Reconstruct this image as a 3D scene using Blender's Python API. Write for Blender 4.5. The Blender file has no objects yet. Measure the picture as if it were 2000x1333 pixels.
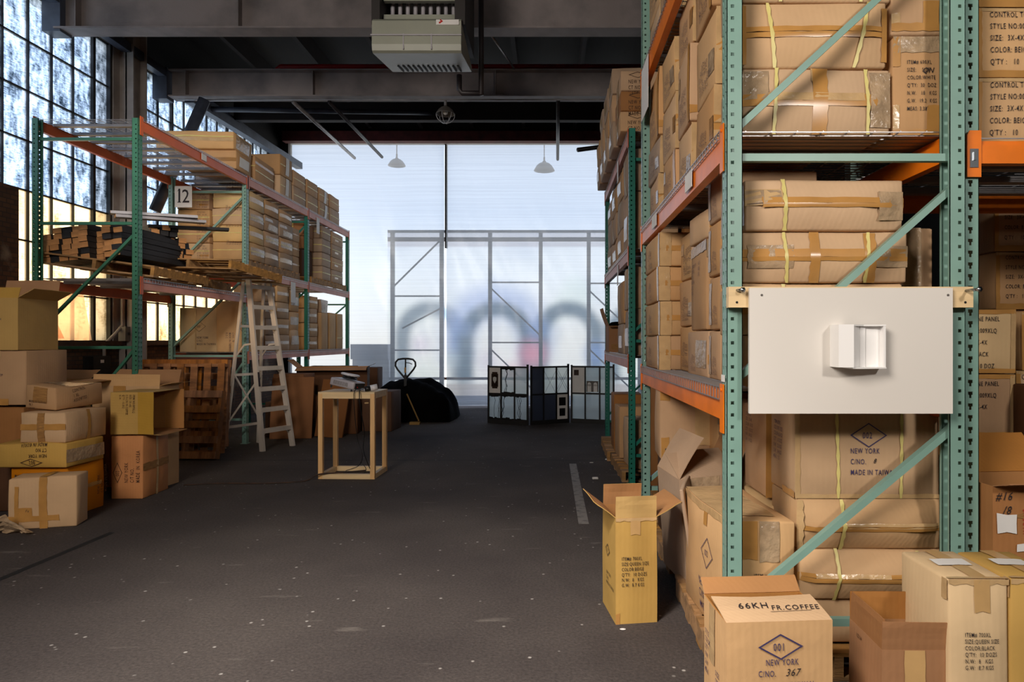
import bpy, bmesh, math, random
from mathutils import Vector, Matrix, Euler, noise
R = math.radians
rnd = random.Random(7)
sc = bpy.context.scene
C = sc.collection

# ------------------------------------------------------------------ camera
F = 1300.0                                    # focal length in pixels of the 2000 px frame
cd = bpy.data.cameras.new('camera'); cd.sensor_width = 36; cd.lens = F * 36 / 2000
cd.shift_x = -75 / 2000.0; cd.shift_y = 0.0; cd.clip_end = 200
cam = bpy.data.objects.new('camera', cd); C.objects.link(cam)
cam.location = (0, 0, 1.5); cam.rotation_euler = (R(90), 0, 0)
sc.camera = cam

# ------------------------------------------------------------------ world, light, exposure
vs = sc.view_settings
sc.display_settings.display_device = 'sRGB'
vs.view_transform = 'Standard'; vs.look = 'None'; vs.gamma = 1; vs.use_curve_mapping = False
vs.exposure = 0.0
cy = sc.cycles
cy.max_bounces = 7; cy.diffuse_bounces = 3; cy.glossy_bounces = 2; cy.transmission_bounces = 3
cy.transparent_max_bounces = 10; cy.caustics_reflective = False; cy.caustics_refractive = False
cy.sample_clamp_indirect = 4; cy.use_denoising = True
w = bpy.data.worlds.new('sky'); sc.world = w; w.use_nodes = True
nt = w.node_tree; bg = nt.nodes['Background']
tc = nt.nodes.new('ShaderNodeTexCoord'); sx = nt.nodes.new('ShaderNodeSeparateXYZ')
rp = nt.nodes.new('ShaderNodeValToRGB')
el = rp.color_ramp.elements
el[0].position = 0.0; el[0].color = (1.0, 0.92, 0.80, 1)
el[1].position = 1.0; el[1].color = (0.42, 0.56, 0.85, 1)
for ps_, c_ in ((.10, (.95, .97, 1.0)), (.19, (.60, .67, .78)), (.32, (.44, .51, .63))):
    q_ = el.new(ps_); q_.color = (*c_, 1)
nt.links.new(tc.outputs['Generated'], sx.inputs[0]); nt.links.new(sx.outputs[2], rp.inputs[0])
nt.links.new(rp.outputs[0], bg.inputs[0])
bg.inputs[1].default_value = 3.9

def lamp(name, kind, loc, rot, power, color, **kw):
    d = bpy.data.lights.new(name, kind); d.energy = power; d.color = color
    for k, v in kw.items(): setattr(d, k, v)
    o = bpy.data.objects.new(name, d); C.objects.link(o); o.location = loc; o.rotation_euler = rot
    return o
def aim(loc, target):
    return (Vector(target) - Vector(loc)).to_track_quat('-Z', 'Y').to_euler()
# area lights added out of view: warm fill and key from the camera side
LAMPS = [((-2.6, -1.2, 3.9), (0.9, 3.2, 0.8), 305, (1.0, 0.91, 0.82), 2.2),
         ((2.6, -1.4, 3.3), (1.4, 3.0, 1.4), 76, (1.0, 0.93, 0.86), 0.4),
         ((-3.0, 0.8, 4.6), (-4.0, 5.6, 0.2), 10, (1.0, 0.80, 0.58), 0.5)]
for i, (l, t, p, c, s) in enumerate(LAMPS):
    lamp('unseen_area_light', 'AREA', l, aim(l, t), p, c, size=s, shape='DISK')

lamp('unseen_fill_spot', 'SPOT', (-1.6, 0.6, 4.4), aim((-1.6, 0.6, 4.4), (-0.9, 2.7, 0)), 1000, (1.0, 0.95, 0.90), spot_size=R(62), spot_blend=.9, shadow_soft_size=.3)  # unseen spot added to brighten the foreground floor
lamp('unseen_fill_spot', 'SPOT', (-2.2, 3.4, 4.7), aim((-2.2, 3.4, 4.7), (-4.55, 11.0, 2.5)), 620, (1.0, 0.92, 0.82), spot_size=R(44), spot_blend=.6, shadow_soft_size=.35)  # added spot, out of view, lifting the cartons of the window-side rack

# ------------------------------------------------------------------ helpers
def PX(px, D): return (px - 1075.0) * D / F
def PZ(py, D): return 1.5 - (py - 665.0) * D / F
def lin(c): return tuple(((x / 255) / 12.92 if x / 255 <= .04045 else ((x / 255 + .055) / 1.055) ** 2.4) for x in c)

MATS = {}
def mat(name, rgb, rough=.6, metal=0, var=.0, scale=6, stretch=(1, 1, 1), bump=0, bscale=60, rndv=0, rgb2=None, spec=.5, thr=(.35, .65)):
    m = bpy.data.materials.new(name); m.use_nodes = True; n = m.node_tree; L = n.links
    p = n.nodes['Principled BSDF']; p.inputs['Roughness'].default_value = rough; p.inputs['Metallic'].default_value = metal
    p.inputs['Specular IOR Level'].default_value = spec
    c = lin(rgb); out = None
    p.inputs['Base Color'].default_value = (*c, 1)
    tx = n.nodes.new('ShaderNodeTexCoord'); mp = n.nodes.new('ShaderNodeMapping'); mp.inputs['Scale'].default_value = stretch
    L.new(tx.outputs['Object'], mp.inputs[0])
    if var or rgb2:
        ns = n.nodes.new('ShaderNodeTexNoise'); ns.inputs['Scale'].default_value = scale; ns.inputs['Detail'].default_value = 6
        L.new(mp.outputs[0], ns.inputs['Vector'])
        cr = n.nodes.new('ShaderNodeValToRGB'); L.new(ns.outputs[0], cr.inputs[0])
        c2 = lin(rgb2) if rgb2 else tuple(min(1, x * (1 + var)) for x in c)
        c1 = c if rgb2 else tuple(x * (1 - var) for x in c)
        cr.color_ramp.elements[0].position = thr[0]; cr.color_ramp.elements[0].color = (*c1, 1)
        cr.color_ramp.elements[1].position = thr[1]; cr.color_ramp.elements[1].color = (*c2, 1)
        out = cr.outputs[0]
    if rndv:
        oi = n.nodes.new('ShaderNodeObjectInfo'); mr = n.nodes.new('ShaderNodeMapRange')
        mr.inputs['To Min'].default_value = 1 - rndv; mr.inputs['To Max'].default_value = 1 + rndv * .6
        L.new(oi.outputs['Random'], mr.inputs[0])
        hs = n.nodes.new('ShaderNodeHueSaturation'); L.new(mr.outputs[0], hs.inputs['Value'])
        mr2 = n.nodes.new('ShaderNodeMapRange'); mr2.inputs['To Min'].default_value = 1.12; mr2.inputs['To Max'].default_value = .88
        mu = n.nodes.new('ShaderNodeMath'); mu.operation = 'MULTIPLY'; mu.inputs[1].default_value = 7.3
        fr = n.nodes.new('ShaderNodeMath'); fr.operation = 'FRACT'
        L.new(oi.outputs['Random'], mu.inputs[0]); L.new(mu.outputs[0], fr.inputs[0]); L.new(fr.outputs[0], mr2.inputs[0])
        L.new(mr2.outputs[0], hs.inputs['Saturation'])
        if out: L.new(out, hs.inputs['Color'])
        else: hs.inputs['Color'].default_value = (*c, 1)
        out = hs.outputs[0]
    if out: L.new(out, p.inputs['Base Color'])
    if bump:
        nb = n.nodes.new('ShaderNodeTexNoise'); nb.inputs['Scale'].default_value = bscale; nb.inputs['Detail'].default_value = 5
        L.new(mp.outputs[0], nb.inputs['Vector'])
        bp = n.nodes.new('ShaderNodeBump'); bp.inputs['Strength'].default_value = bump; bp.inputs['Distance'].default_value = .01
        L.new(nb.outputs[0], bp.inputs['Height']); L.new(bp.outputs[0], p.inputs['Normal'])
    MATS[name] = m; return m

def cardboard(name, rgb, rndv=.13, var=.07):
    m = mat(name, rgb, rough=.75, var=var, scale=3.2, rndv=rndv, spec=.25)
    n = m.node_tree; L = n.links; p = n.nodes['Principled BSDF']
    tx = n.nodes['Texture Coordinate']
    wv = n.nodes.new('ShaderNodeTexWave'); wv.inputs['Scale'].default_value = 26; wv.inputs['Distortion'].default_value = .6; wv.inputs['Detail'].default_value = 1
    wv.bands_direction = 'DIAGONAL'
    mp = n.nodes.new('ShaderNodeMapping'); mp.inputs['Scale'].default_value = (1, 1, 0)
    L.new(tx.outputs['Object'], mp.inputs[0]); L.new(mp.outputs[0], wv.inputs['Vector'])
    ns = n.nodes.new('ShaderNodeTexNoise'); ns.inputs['Scale'].default_value = 9; ns.inputs['Detail'].default_value = 4
    L.new(tx.outputs['Object'], ns.inputs['Vector'])
    ad = n.nodes.new('ShaderNodeMath'); ad.operation = 'MULTIPLY_ADD'; ad.inputs[1].default_value = .07
    L.new(wv.outputs[1], ad.inputs[0]); L.new(ns.outputs[0], ad.inputs[2])
    bp = n.nodes.new('ShaderNodeBump'); bp.inputs['Strength'].default_value = .3; bp.inputs['Distance'].default_value = .012
    L.new(ad.outputs[0], bp.inputs['Height']); L.new(bp.outputs[0], p.inputs['Normal'])
    return m
cardboard('kraft', (194, 154, 114)); cardboard('tan', (204, 166, 124)); cardboard('pale', (214, 180, 130))
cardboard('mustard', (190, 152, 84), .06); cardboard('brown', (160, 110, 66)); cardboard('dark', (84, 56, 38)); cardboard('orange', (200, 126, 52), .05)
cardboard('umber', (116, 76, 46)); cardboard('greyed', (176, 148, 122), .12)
MATS['inside'] = cardboard('inside', (172, 122, 74), .05)
mat('tape', (186, 136, 74), rough=.25, var=.12, scale=7, spec=.6)
mat('tape_soft', (194, 156, 104), rough=.28, var=.08, scale=9, spec=.55)
mat('ink_red', (170, 40, 24), rough=.7)
mat('tape_dark', (158, 116, 70), rough=.2, var=.18, scale=12, stretch=(1, 1, 7), spec=.6)
mat('tape_clear', (198, 164, 118), rough=.22, var=.10, scale=9, bump=.5, bscale=22, spec=.7)
mat('wrap', (172, 146, 116), rough=.22, var=.2, scale=14, bump=1.0, bscale=22, spec=.5)
mat('strap', (220, 205, 128), rough=.4, var=.06, scale=12)
mat('ink', (38, 30, 34), rough=.7); mat('ink_blue', (58, 50, 92), rough=.7); mat('ink_faint', (92, 70, 72), rough=.7)
mat('ink_brown', (70, 44, 26), rough=.7)
mat('paper', (225, 222, 218), rough=.7, var=.04, scale=9)
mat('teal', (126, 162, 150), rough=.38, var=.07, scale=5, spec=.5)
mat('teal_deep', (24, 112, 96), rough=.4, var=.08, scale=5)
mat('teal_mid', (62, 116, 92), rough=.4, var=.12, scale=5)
mat('orange_paint', (236, 122, 22), rough=.33, var=.12, scale=5)
mat('orange_faded', (200, 92, 40), rough=.45, var=.1, scale=4)
mat('salmon', (206, 138, 118), rough=.5, var=.1, scale=4)
mat('steel_wire', (176, 172, 172), rough=.35, metal=.7)
mat('steel_deck', (150, 146, 146), rough=.45, metal=.5, var=.1)
mat('alu', (206, 194, 182), rough=.4, metal=.25, var=.12, scale=4, stretch=(1, 1, .3))
mat('bolt', (170, 175, 180), rough=.25, metal=1)
mat('pallet_wood', (156, 116, 70), rough=.8, var=.28, scale=3, stretch=(1, 6, 6), bump=.4, bscale=30, rndv=.18)
mat('pallet_old', (138, 88, 44), rough=.85, var=.4, scale=3, stretch=(5, 1, 1), bump=.4, bscale=30, rndv=.25)
mat('pine', (224, 178, 120), rough=.5, var=.1, scale=2.5, stretch=(10, 10, 1))
mat('pine_h', (226, 196, 148), rough=.5, var=.1, scale=2.5, stretch=(1, 10, 12))
mat('black_wood', (34, 32, 34), rough=.7, var=.3, scale=4, stretch=(6, 1, 6), bump=.3)
mat('raw_end', (190, 134, 82), rough=.8, var=.15, scale=14)
mat('white_board', (224, 218, 210), rough=.55, var=.006, scale=2)
mat('white_gloss', (244, 242, 240), rough=.35)
mat('black_metal', (16, 15, 16), rough=.45, spec=.4)
mat('black_rust', (18, 15, 14), rough=.6, var=.5, scale=12)
mat('tarp', (6, 6, 6), rough=.95, spec=.04, var=.3, scale=5, bump=.4, bscale=9)
mat('beam_grey', (136, 126, 124), rough=.6, rgb2=(100, 94, 94), scale=2.2, bump=.15, thr=(.4, .7))
mat('column_grey', (150, 142, 136), rough=.6, var=.2, scale=3)
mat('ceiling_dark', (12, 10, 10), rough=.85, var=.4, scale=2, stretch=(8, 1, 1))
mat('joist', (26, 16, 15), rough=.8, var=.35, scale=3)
mat('pipe_red', (170, 18, 22), rough=.35, var=.15)
mat('pipe_steel', (150, 146, 146), rough=.4, metal=.5, var=.2)
mat('pipe_dark', (40, 34, 36), rough=.5, var=.3)
mat('girder', (66, 72, 86), rough=.45, var=.25)
mat('heater_body', (150, 152, 138), rough=.45, var=.07, scale=3)
mat('heater_dark', (34, 28, 26), rough=.6)
mat('heater_slot', (10, 10, 10), rough=.8)
mat('plastic_grey', (168, 164, 170), rough=.4, var=.05)
mat('plastic_white', (214, 214, 220), rough=.35)
mat('plastic_black', (20, 20, 22), rough=.4)
mat('led_red', (200, 30, 20), rough=.4)
mat('yellow_paint', (216, 160, 22), rough=.4)
mat('gold', (150, 116, 62), rough=.35, metal=.4)
mat('old_rust', (70, 46, 30), rough=.7, rgb2=(40, 26, 20), scale=9)
mat('floor_line', (84, 78, 76), rough=.7, rgb2=(132, 125, 118), scale=14, thr=(.30, .50))
mat('mural_wall_back', (200, 200, 196), rough=.8)
mat('yard', (150, 148, 144), rough=.9, var=.1)
mat('frame_green', (70, 92, 84), rough=.6)
mat('box_grey', (96, 90, 84), rough=.5)
mat('frame_orange', (150, 96, 50), rough=.6)

def brick(name, a, b, mortar, sc_=1.0):
    m = mat(name, a, rough=.9); n = m.node_tree; L = n.links; p = n.nodes['Principled BSDF']
    tx = n.nodes['Texture Coordinate']; br = n.nodes.new('ShaderNodeTexBrick')
    br.inputs['Scale'].default_value = 4.6 * sc_; br.inputs['Color1'].default_value = (*lin(a), 1); br.inputs['Color2'].default_value = (*lin(b), 1)
    br.inputs['Mortar'].default_value = (*lin(mortar), 1); br.inputs['Mortar Size'].default_value = .03
    sp = n.nodes.new('ShaderNodeSeparateXYZ'); cb = n.nodes.new('ShaderNodeCombineXYZ')
    ad = n.nodes.new('ShaderNodeMath'); ad.operation = 'ADD'
    L.new(tx.outputs['Object'], sp.inputs[0]); L.new(sp.outputs[0], ad.inputs[0]); L.new(sp.outputs[1], ad.inputs[1])
    L.new(ad.outputs[0], cb.inputs[0]); L.new(sp.outputs[2], cb.inputs[1]); L.new(cb.outputs[0], br.inputs['Vector'])
    ns = n.nodes.new('ShaderNodeTexNoise'); ns.inputs['Scale'].default_value = 2.4; ns.inputs['Detail'].default_value = 8
    L.new(tx.outputs['Object'], ns.inputs['Vector'])
    cr = n.nodes.new('ShaderNodeValToRGB'); cr.color_ramp.elements[0].position = .56; cr.color_ramp.elements[1].position = .66
    L.new(ns.outputs[0], cr.inputs[0])
    mx = n.nodes.new('ShaderNodeMixRGB'); L.new(cr.outputs[0], mx.inputs[0]); L.new(br.outputs[0], mx.inputs[1]); mx.inputs[2].default_value = (*lin((128, 116, 100)), 1)
    L.new(mx.outputs[0], p.inputs['Base Color'])
    bp = n.nodes.new('ShaderNodeBump'); bp.inputs['Strength'].default_value = .6; bp.inputs['Distance'].default_value = .02
    L.new(br.outputs[1], bp.inputs['Height']); bp.invert = True; L.new(bp.outputs[0], p.inputs['Normal'])
brick('brick', (96, 68, 46), (70, 50, 38), (60, 50, 42))

def pane_mat(name, tint, dark, lo=.34, hi=.62, scale=3.2):
    """dirty frosted factory glass: clear enough to pass the sky, streaked with grime"""
    m = bpy.data.materials.new(name); m.use_nodes = True; n = m.node_tree; L = n.links; n.nodes.clear()
    out = n.nodes.new('ShaderNodeOutputMaterial'); tr = n.nodes.new('ShaderNodeBsdfTransparent'); tl = n.nodes.new('ShaderNodeBsdfTranslucent')
    gl = n.nodes.new('ShaderNodeBsdfDiffuse')
    tx = n.nodes.new('ShaderNodeTexCoord'); mp = n.nodes.new('ShaderNodeMapping'); mp.inputs['Scale'].default_value = (1, 1.8, .8)
    ns = n.nodes.new('ShaderNodeTexNoise'); ns.inputs['Scale'].default_value = scale; ns.inputs['Detail'].default_value = 9; ns.inputs['Roughness'].default_value = .72
    L.new(tx.outputs['Object'], mp.inputs[0]); L.new(mp.outputs[0], ns.inputs['Vector'])
    mp2 = n.nodes.new('ShaderNodeMapping'); mp2.inputs['Scale'].default_value = (1, 9, 60)
    n2 = n.nodes.new('ShaderNodeTexNoise'); n2.inputs['Scale'].default_value = 2.2; n2.inputs['Detail'].default_value = 6
    L.new(tx.outputs['Object'], mp2.inputs[0]); L.new(mp2.outputs[0], n2.inputs['Vector'])
    ad = n.nodes.new('ShaderNodeMath'); ad.operation = 'MULTIPLY_ADD'; ad.inputs[1].default_value = .45
    L.new(n2.outputs[0], ad.inputs[0]); L.new(ns.outputs[0], ad.inputs[2])
    sb = n.nodes.new('ShaderNodeMath'); sb.operation = 'SUBTRACT'; sb.inputs[1].default_value = .22; L.new(ad.outputs[0], sb.inputs[0])
    cr = n.nodes.new('ShaderNodeValToRGB'); cr.color_ramp.elements[0].position = lo; cr.color_ramp.elements[0].color = (*dark, 1)
    cr.color_ramp.elements[1].position = hi; cr.color_ramp.elements[1].color = (*tint, 1)
    L.new(sb.outputs[0], cr.inputs[0]); L.new(cr.outputs[0], tr.inputs[0]); L.new(cr.outputs[0], tl.inputs[0])
    gl.inputs[0].default_value = (.12, .12, .12, 1)
    m1 = n.nodes.new('ShaderNodeMixShader'); m1.inputs[0].default_value = .25; L.new(tr.outputs[0], m1.inputs[1]); L.new(tl.outputs[0], m1.inputs[2])
    m2 = n.nodes.new('ShaderNodeMixShader'); m2.inputs[0].default_value = .06; L.new(m1.outputs[0], m2.inputs[1]); L.new(gl.outputs[0], m2.inputs[2])
    L.new(m2.outputs[0], out.inputs[0]); MATS[name] = m
pane_mat('glass_cold', (.78, .88, 1.0), (.07, .10, .13), .30, .60, 4.5)
pane_mat('glass_warm', (1.0, .86, .62), (.42, .30, .16), .25, .5)

def film(name, tr_col, tl_col, k_tl, k_gl, streak=1.0, folds=True):
    m = bpy.data.materials.new(name); m.use_nodes = True; n = m.node_tree; L = n.links; n.nodes.clear()
    out = n.nodes.new('ShaderNodeOutputMaterial'); tr = n.nodes.new('ShaderNodeBsdfTransparent'); tl = n.nodes.new('ShaderNodeBsdfTranslucent')
    gl = n.nodes.new('ShaderNodeBsdfGlossy'); gl.inputs['Roughness'].default_value = .3
    tr.inputs[0].default_value = (*tr_col, 1)
    tx = n.nodes.new('ShaderNodeTexCoord'); mp = n.nodes.new('ShaderNodeMapping'); mp.inputs['Scale'].default_value = (.25, 1, 34)
    ns = n.nodes.new('ShaderNodeTexNoise'); ns.inputs['Scale'].default_value = 1.0; ns.inputs['Detail'].default_value = 4
    L.new(tx.outputs['Object'], mp.inputs[0]); L.new(mp.outputs[0], ns.inputs['Vector'])
    cr = n.nodes.new('ShaderNodeValToRGB'); cr.color_ramp.elements[0].position = .3; cr.color_ramp.elements[1].position = .7
    cr.color_ramp.elements[0].color = (*[c * (1 - .25 * streak) for c in tl_col], 1); cr.color_ramp.elements[1].color = (*tl_col, 1)
    L.new(ns.outputs[0], cr.inputs[0]); L.new(cr.outputs[0], tl.inputs[0])
    m1 = n.nodes.new('ShaderNodeMixShader'); m1.inputs[0].default_value = k_tl; L.new(tr.outputs[0], m1.inputs[1]); L.new(tl.outputs[0], m1.inputs[2])
    m2 = n.nodes.new('ShaderNodeMixShader'); m2.inputs[0].default_value = k_gl; L.new(m1.outputs[0], m2.inputs[1]); L.new(gl.outputs[0], m2.inputs[2])
    L.new(m2.outputs[0], out.inputs[0]); MATS[name] = m
film('curtain_film', (.32, .35, .385), (.35, .37, .39), .42, .04)
film('pink_film', (.9, .62, .50), (1.0, .70, .56), .6, .04, .2)
film('screen_glass', (.9, .92, .88), (.95, .96, .9), .5, .04, .2)
film('screen_glass_dark', (.2, .2, .22), (.2, .2, .22), .5, .04, .2)

# attribute-painted mural
m = bpy.data.materials.new('mural'); m.use_nodes = True
at = m.node_tree.nodes.new('ShaderNodeAttribute'); at.attribute_name = 'paint'
n = m.node_tree; tl = n.nodes.new('ShaderNodeBsdfTranslucent'); tr = n.nodes.new('ShaderNodeBsdfTransparent'); mxs = n.nodes.new('ShaderNodeMixShader'); mxs.inputs[0].default_value = .32
for s_ in (tl, tr): n.links.new(at.outputs[0], s_.inputs[0])
n.links.new(tr.outputs[0], mxs.inputs[1]); n.links.new(tl.outputs[0], mxs.inputs[2]); n.links.new(mxs.outputs[0], n.nodes['Material Output'].inputs[0])
MATS['mural'] = m

# floor: worn dark asphalt with specks, scuffs and joints
m = mat('floor_asphalt', (88, 82, 82), rough=.85, spec=.12); n = m.node_tree; L = n.links; p = n.nodes['Principled BSDF']; tx = n.nodes['Texture Coordinate']
def nz(scale, detail=6, st=(1, 1, 1)):
    mp = n.nodes.new('ShaderNodeMapping'); mp.inputs['Scale'].default_value = st; L.new(tx.outputs['Object'], mp.inputs[0])
    q = n.nodes.new('ShaderNodeTexNoise'); q.inputs['Scale'].default_value = scale; q.inputs['Detail'].default_value = detail; L.new(mp.outputs[0], q.inputs[0]); return q
def ramp(src, a, b, c1, c2):
    r = n.nodes.new('ShaderNodeValToRGB'); r.color_ramp.elements[0].position = a; r.color_ramp.elements[1].position = b
    r.color_ramp.elements[0].color = (*c1, 1); r.color_ramp.elements[1].color = (*c2, 1); L.new(src, r.inputs[0]); return r
def mixc(kind, f, a, b):
    q = n.nodes.new('ShaderNodeMixRGB'); q.blend_type = kind
    if isinstance(f, float): q.inputs[0].default_value = f
    else: L.new(f, q.inputs[0])
    L.new(a, q.inputs[1])
    if isinstance(b, tuple): q.inputs[2].default_value = (*b, 1)
    else: L.new(b, q.inputs[2])
    return q
base = ramp(nz(.7, 8).outputs[0], .3, .7, lin((68, 62, 61)), lin((92, 85, 81)))
fine = ramp(nz(60, 3).outputs[0], .3, .7, (.72, .72, .72), (1.12, 1.1, 1.08))
b1 = mixc('MULTIPLY', 1.0, base.outputs[0], fine.outputs[0])
vo = n.nodes.new('ShaderNodeTexVoronoi'); vo.inputs['Scale'].default_value = 9; L.new(tx.outputs['Object'], vo.inputs['Vector'])
sp_ = ramp(vo.outputs['Distance'], .05, .10, (1, 1, 1), (0, 0, 0))
gate = ramp(nz(4, 3).outputs[0], .44, .52, (0, 0, 0), (1, 1, 1))
gm = mixc('MULTIPLY', 1.0, sp_.outputs[0], gate.outputs[0])
b2 = mixc('MIX', gm.outputs[0], b1.outputs[0], lin((170, 164, 158)))
sc1 = ramp(nz(2.2, 7, (1, 4, 1)).outputs[0], .66, .74, (0, 0, 0), (.35, .35, .35))
b3 = mixc('MIX', sc1.outputs[0], b2.outputs[0], lin((140, 132, 124)))
L.new(b3.outputs[0], p.inputs['Base Color'])
bp = n.nodes.new('ShaderNodeBump'); bp.inputs['Strength'].default_value = .5; bp.inputs['Distance'].default_value = .008
L.new(nz(75, 4).outputs[0], bp.inputs['Height']); L.new(bp.outputs[0], p.inputs['Normal'])

class MB:
    def __init__(s): s.v = []; s.f = []; s.m = []
    def quad(s, pts, m=0):
        b = len(s.v); s.v += [tuple(p) for p in pts]; s.f.append(tuple(range(b, b + len(pts)))); s.m.append(m)
    def box(s, lo, hi, m=0, mx=None):
        x0, y0, z0 = lo; x1, y1, z1 = hi
        c = [(x0, y0, z0), (x1, y0, z0), (x1, y1, z0), (x0, y1, z0), (x0, y0, z1), (x1, y0, z1), (x1, y1, z1), (x0, y1, z1)]
        if mx: c = [tuple(mx @ Vector(q)) for q in c]
        b = len(s.v); s.v += c
        for f in ((0, 3, 2, 1), (4, 5, 6, 7), (0, 1, 5, 4), (1, 2, 6, 5), (2, 3, 7, 6), (3, 0, 4, 7)):
            s.f.append(tuple(b + i for i in f)); s.m.append(m)
    def bar(s, p0, p1, a, b_, m=0, up=(0, 0, 1)):
        """rectangular bar from p0 to p1, a wide (sideways) and b_ thick (along up)"""
        p0 = Vector(p0); p1 = Vector(p1); d = (p1 - p0); Ln = d.length; d.normalize()
        u = Vector(up)
        if abs(d.dot(u)) > .98: u = Vector((1, 0, 0))
        x = d.cross(u).normalized(); z = x.cross(d).normalized()
        mx = Matrix((x, d, z)).transposed().to_4x4(); mx.translation = p0
        s.box((-a / 2, 0, -b_ / 2), (a / 2, Ln, b_ / 2), m, mx)
    def cyl(s, p0, p1, r, n=10, m=0, r1=None, caps=True):
        s.tube([p0, p1], [r, r if r1 is None else r1], n, m, caps)
    def tube(s, path, r, n=6, m=0, caps=True):
        path = [Vector(p) for p in path]; k = len(path); b = len(s.v)
        if not isinstance(r, (list, tuple)): r = [r] * k
        prev = None
        for i, p in enumerate(path):
            d = (path[min(i + 1, k - 1)] - path[max(i - 1, 0)]).normalized()
            if prev is None:
                u = Vector((0, 0, 1)) if abs(d.z) < .9 else Vector((1, 0, 0)); x = d.cross(u).normalized()
            else: x = (prev - d * prev.dot(d)).normalized()
            prev = x; y = d.cross(x)
            for j in range(n):
                a = 2 * math.pi * j / n; s.v.append(tuple(p + (x * math.cos(a) + y * math.sin(a)) * r[i]))
        for i in range(k - 1):
            for j in range(n):
                j2 = (j + 1) % n; s.f.append((b + i * n + j, b + i * n + j2, b + (i + 1) * n + j2, b + (i + 1) * n + j)); s.m.append(m)
        if caps:
            s.f.append(tuple(b + j for j in reversed(range(n)))); s.m.append(m)
            s.f.append(tuple(b + (k - 1) * n + j for j in range(n))); s.m.append(m)
    def prism(s, poly, z0, z1, m=0, mx=None):
        k = len(poly); b = len(s.v)
        for z in (z0, z1):
            for x, y in poly:
                q = Vector((x, y, z)); s.v.append(tuple(mx @ q if mx else q))
        s.f.append(tuple(b + i for i in reversed(range(k)))); s.m.append(m)
        s.f.append(tuple(b + k + i for i in range(k))); s.m.append(m)
        for i in range(k):
            j = (i + 1) % k; s.f.append((b + i, b + j, b + k + j, b + k + i)); s.m.append(m)
    def plate(s, org, U, V, N, us, vs_, hole, m=0):
        """welded sheet with real holes: us, vs_ are cut positions, hole(i,j) says which cells are open; N is the thickness vector"""
        org, U, V, N = map(Vector, (org, U, V, N)); idx = {}
        def vid(i, j, k):
            if (i, j, k) not in idx:
                idx[(i, j, k)] = len(s.v); s.v.append(tuple(org + U * us[i] + V * vs_[j] + N * k))
            return idx[(i, j, k)]
        nu, nv = len(us) - 1, len(vs_) - 1
        solid = lambda i, j: 0 <= i < nu and 0 <= j < nv and not hole(i, j)
        for i in range(nu):
            for j in range(nv):
                if not solid(i, j): continue
                s.f.append((vid(i, j, 0), vid(i + 1, j, 0), vid(i + 1, j + 1, 0), vid(i, j + 1, 0))); s.m.append(m)
                s.f.append((vid(i, j, 1), vid(i, j + 1, 1), vid(i + 1, j + 1, 1), vid(i + 1, j, 1))); s.m.append(m)
                for di, dj, a, c in ((-1, 0, (i, j + 1), (i, j)), (1, 0, (i + 1, j), (i + 1, j + 1)), (0, -1, (i, j), (i + 1, j)), (0, 1, (i + 1, j + 1), (i, j + 1))):
                    if not solid(i + di, j + dj):
                        s.f.append((vid(*a, 0), vid(*a, 1), vid(*c, 1), vid(*c, 0))); s.m.append(m)
    def mesh(s, name, mats, smooth=False):
        me = bpy.data.meshes.new(name); me.from_pydata(s.v, [], s.f)
        for q in mats: me.materials.append(MATS[q])
        if len(mats) > 1: me.polygons.foreach_set('material_index', s.m)
        if smooth: me.polygons.foreach_set('use_smooth', [True] * len(me.polygons))
        me.update(); return me
    def build(s, name, mats, parent=None, smooth=False, loc=None, rot=None):
        if isinstance(mats, str): mats = [mats]
        o = bpy.data.objects.new(name, s.mesh(name, mats, smooth)); C.objects.link(o)
        if parent: o.parent = parent
        if loc: o.location = loc
        if rot: o.rotation_euler = rot
        return o

def tag(o, label, cat, group=None, kind=None):
    if label: o['label'] = label
    if cat: o['category'] = cat
    if group: o['group'] = group
    if kind: o['kind'] = kind
    return o
def empty(name, loc, rz=0, label=None, cat=None, group=None, rot=None):
    o = bpy.data.objects.new(name, None); C.objects.link(o); o.location = loc; o.rotation_euler = rot or (0, 0, rz)
    o.empty_display_size = .1
    return tag(o, label, cat, group)
def struct(o): o['kind'] = 'structure'; return o
def copy_tree(o, parent=None):
    c = o.copy(); C.objects.link(c); c.parent = parent
    for ch in list(o.children): copy_tree(ch, c)
    return c

# ------------------------------------------------------------------ lettering
TXT = {}
def glyphs(s, xs=.64, shear=0):
    k = (s, xs, shear)
    if k not in TXT:
        cu = bpy.data.curves.new('t', 'FONT'); cu.body = s; cu.size = 1; cu.resolution_u = 2; cu.shear = shear; cu.offset = .004; cu.space_character = 1.2
        o = bpy.data.objects.new('t', cu); C.objects.link(o)
        dg = bpy.context.evaluated_depsgraph_get(); me = bpy.data.meshes.new_from_object(o.evaluated_get(dg))
        TXT[k] = ([(v.co.x * xs, v.co.y) for v in me.vertices], [tuple(p.vertices) for p in me.polygons])
        bpy.data.objects.remove(o); bpy.data.meshes.remove(me); bpy.data.curves.remove(cu)
    return TXT[k]
def put_text(mb, s, fn, size, m=0, xs=.64, shear=0):
    """fn maps (right, up) in metres to a 3D point"""
    vs_, fs = glyphs(s, xs, shear); b = len(mb.v)
    mb.v += [tuple(fn(x * size, y * size)) for x, y in vs_]
    for f in fs: mb.f.append(tuple(b + i for i in f)); mb.m.append(m)
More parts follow.
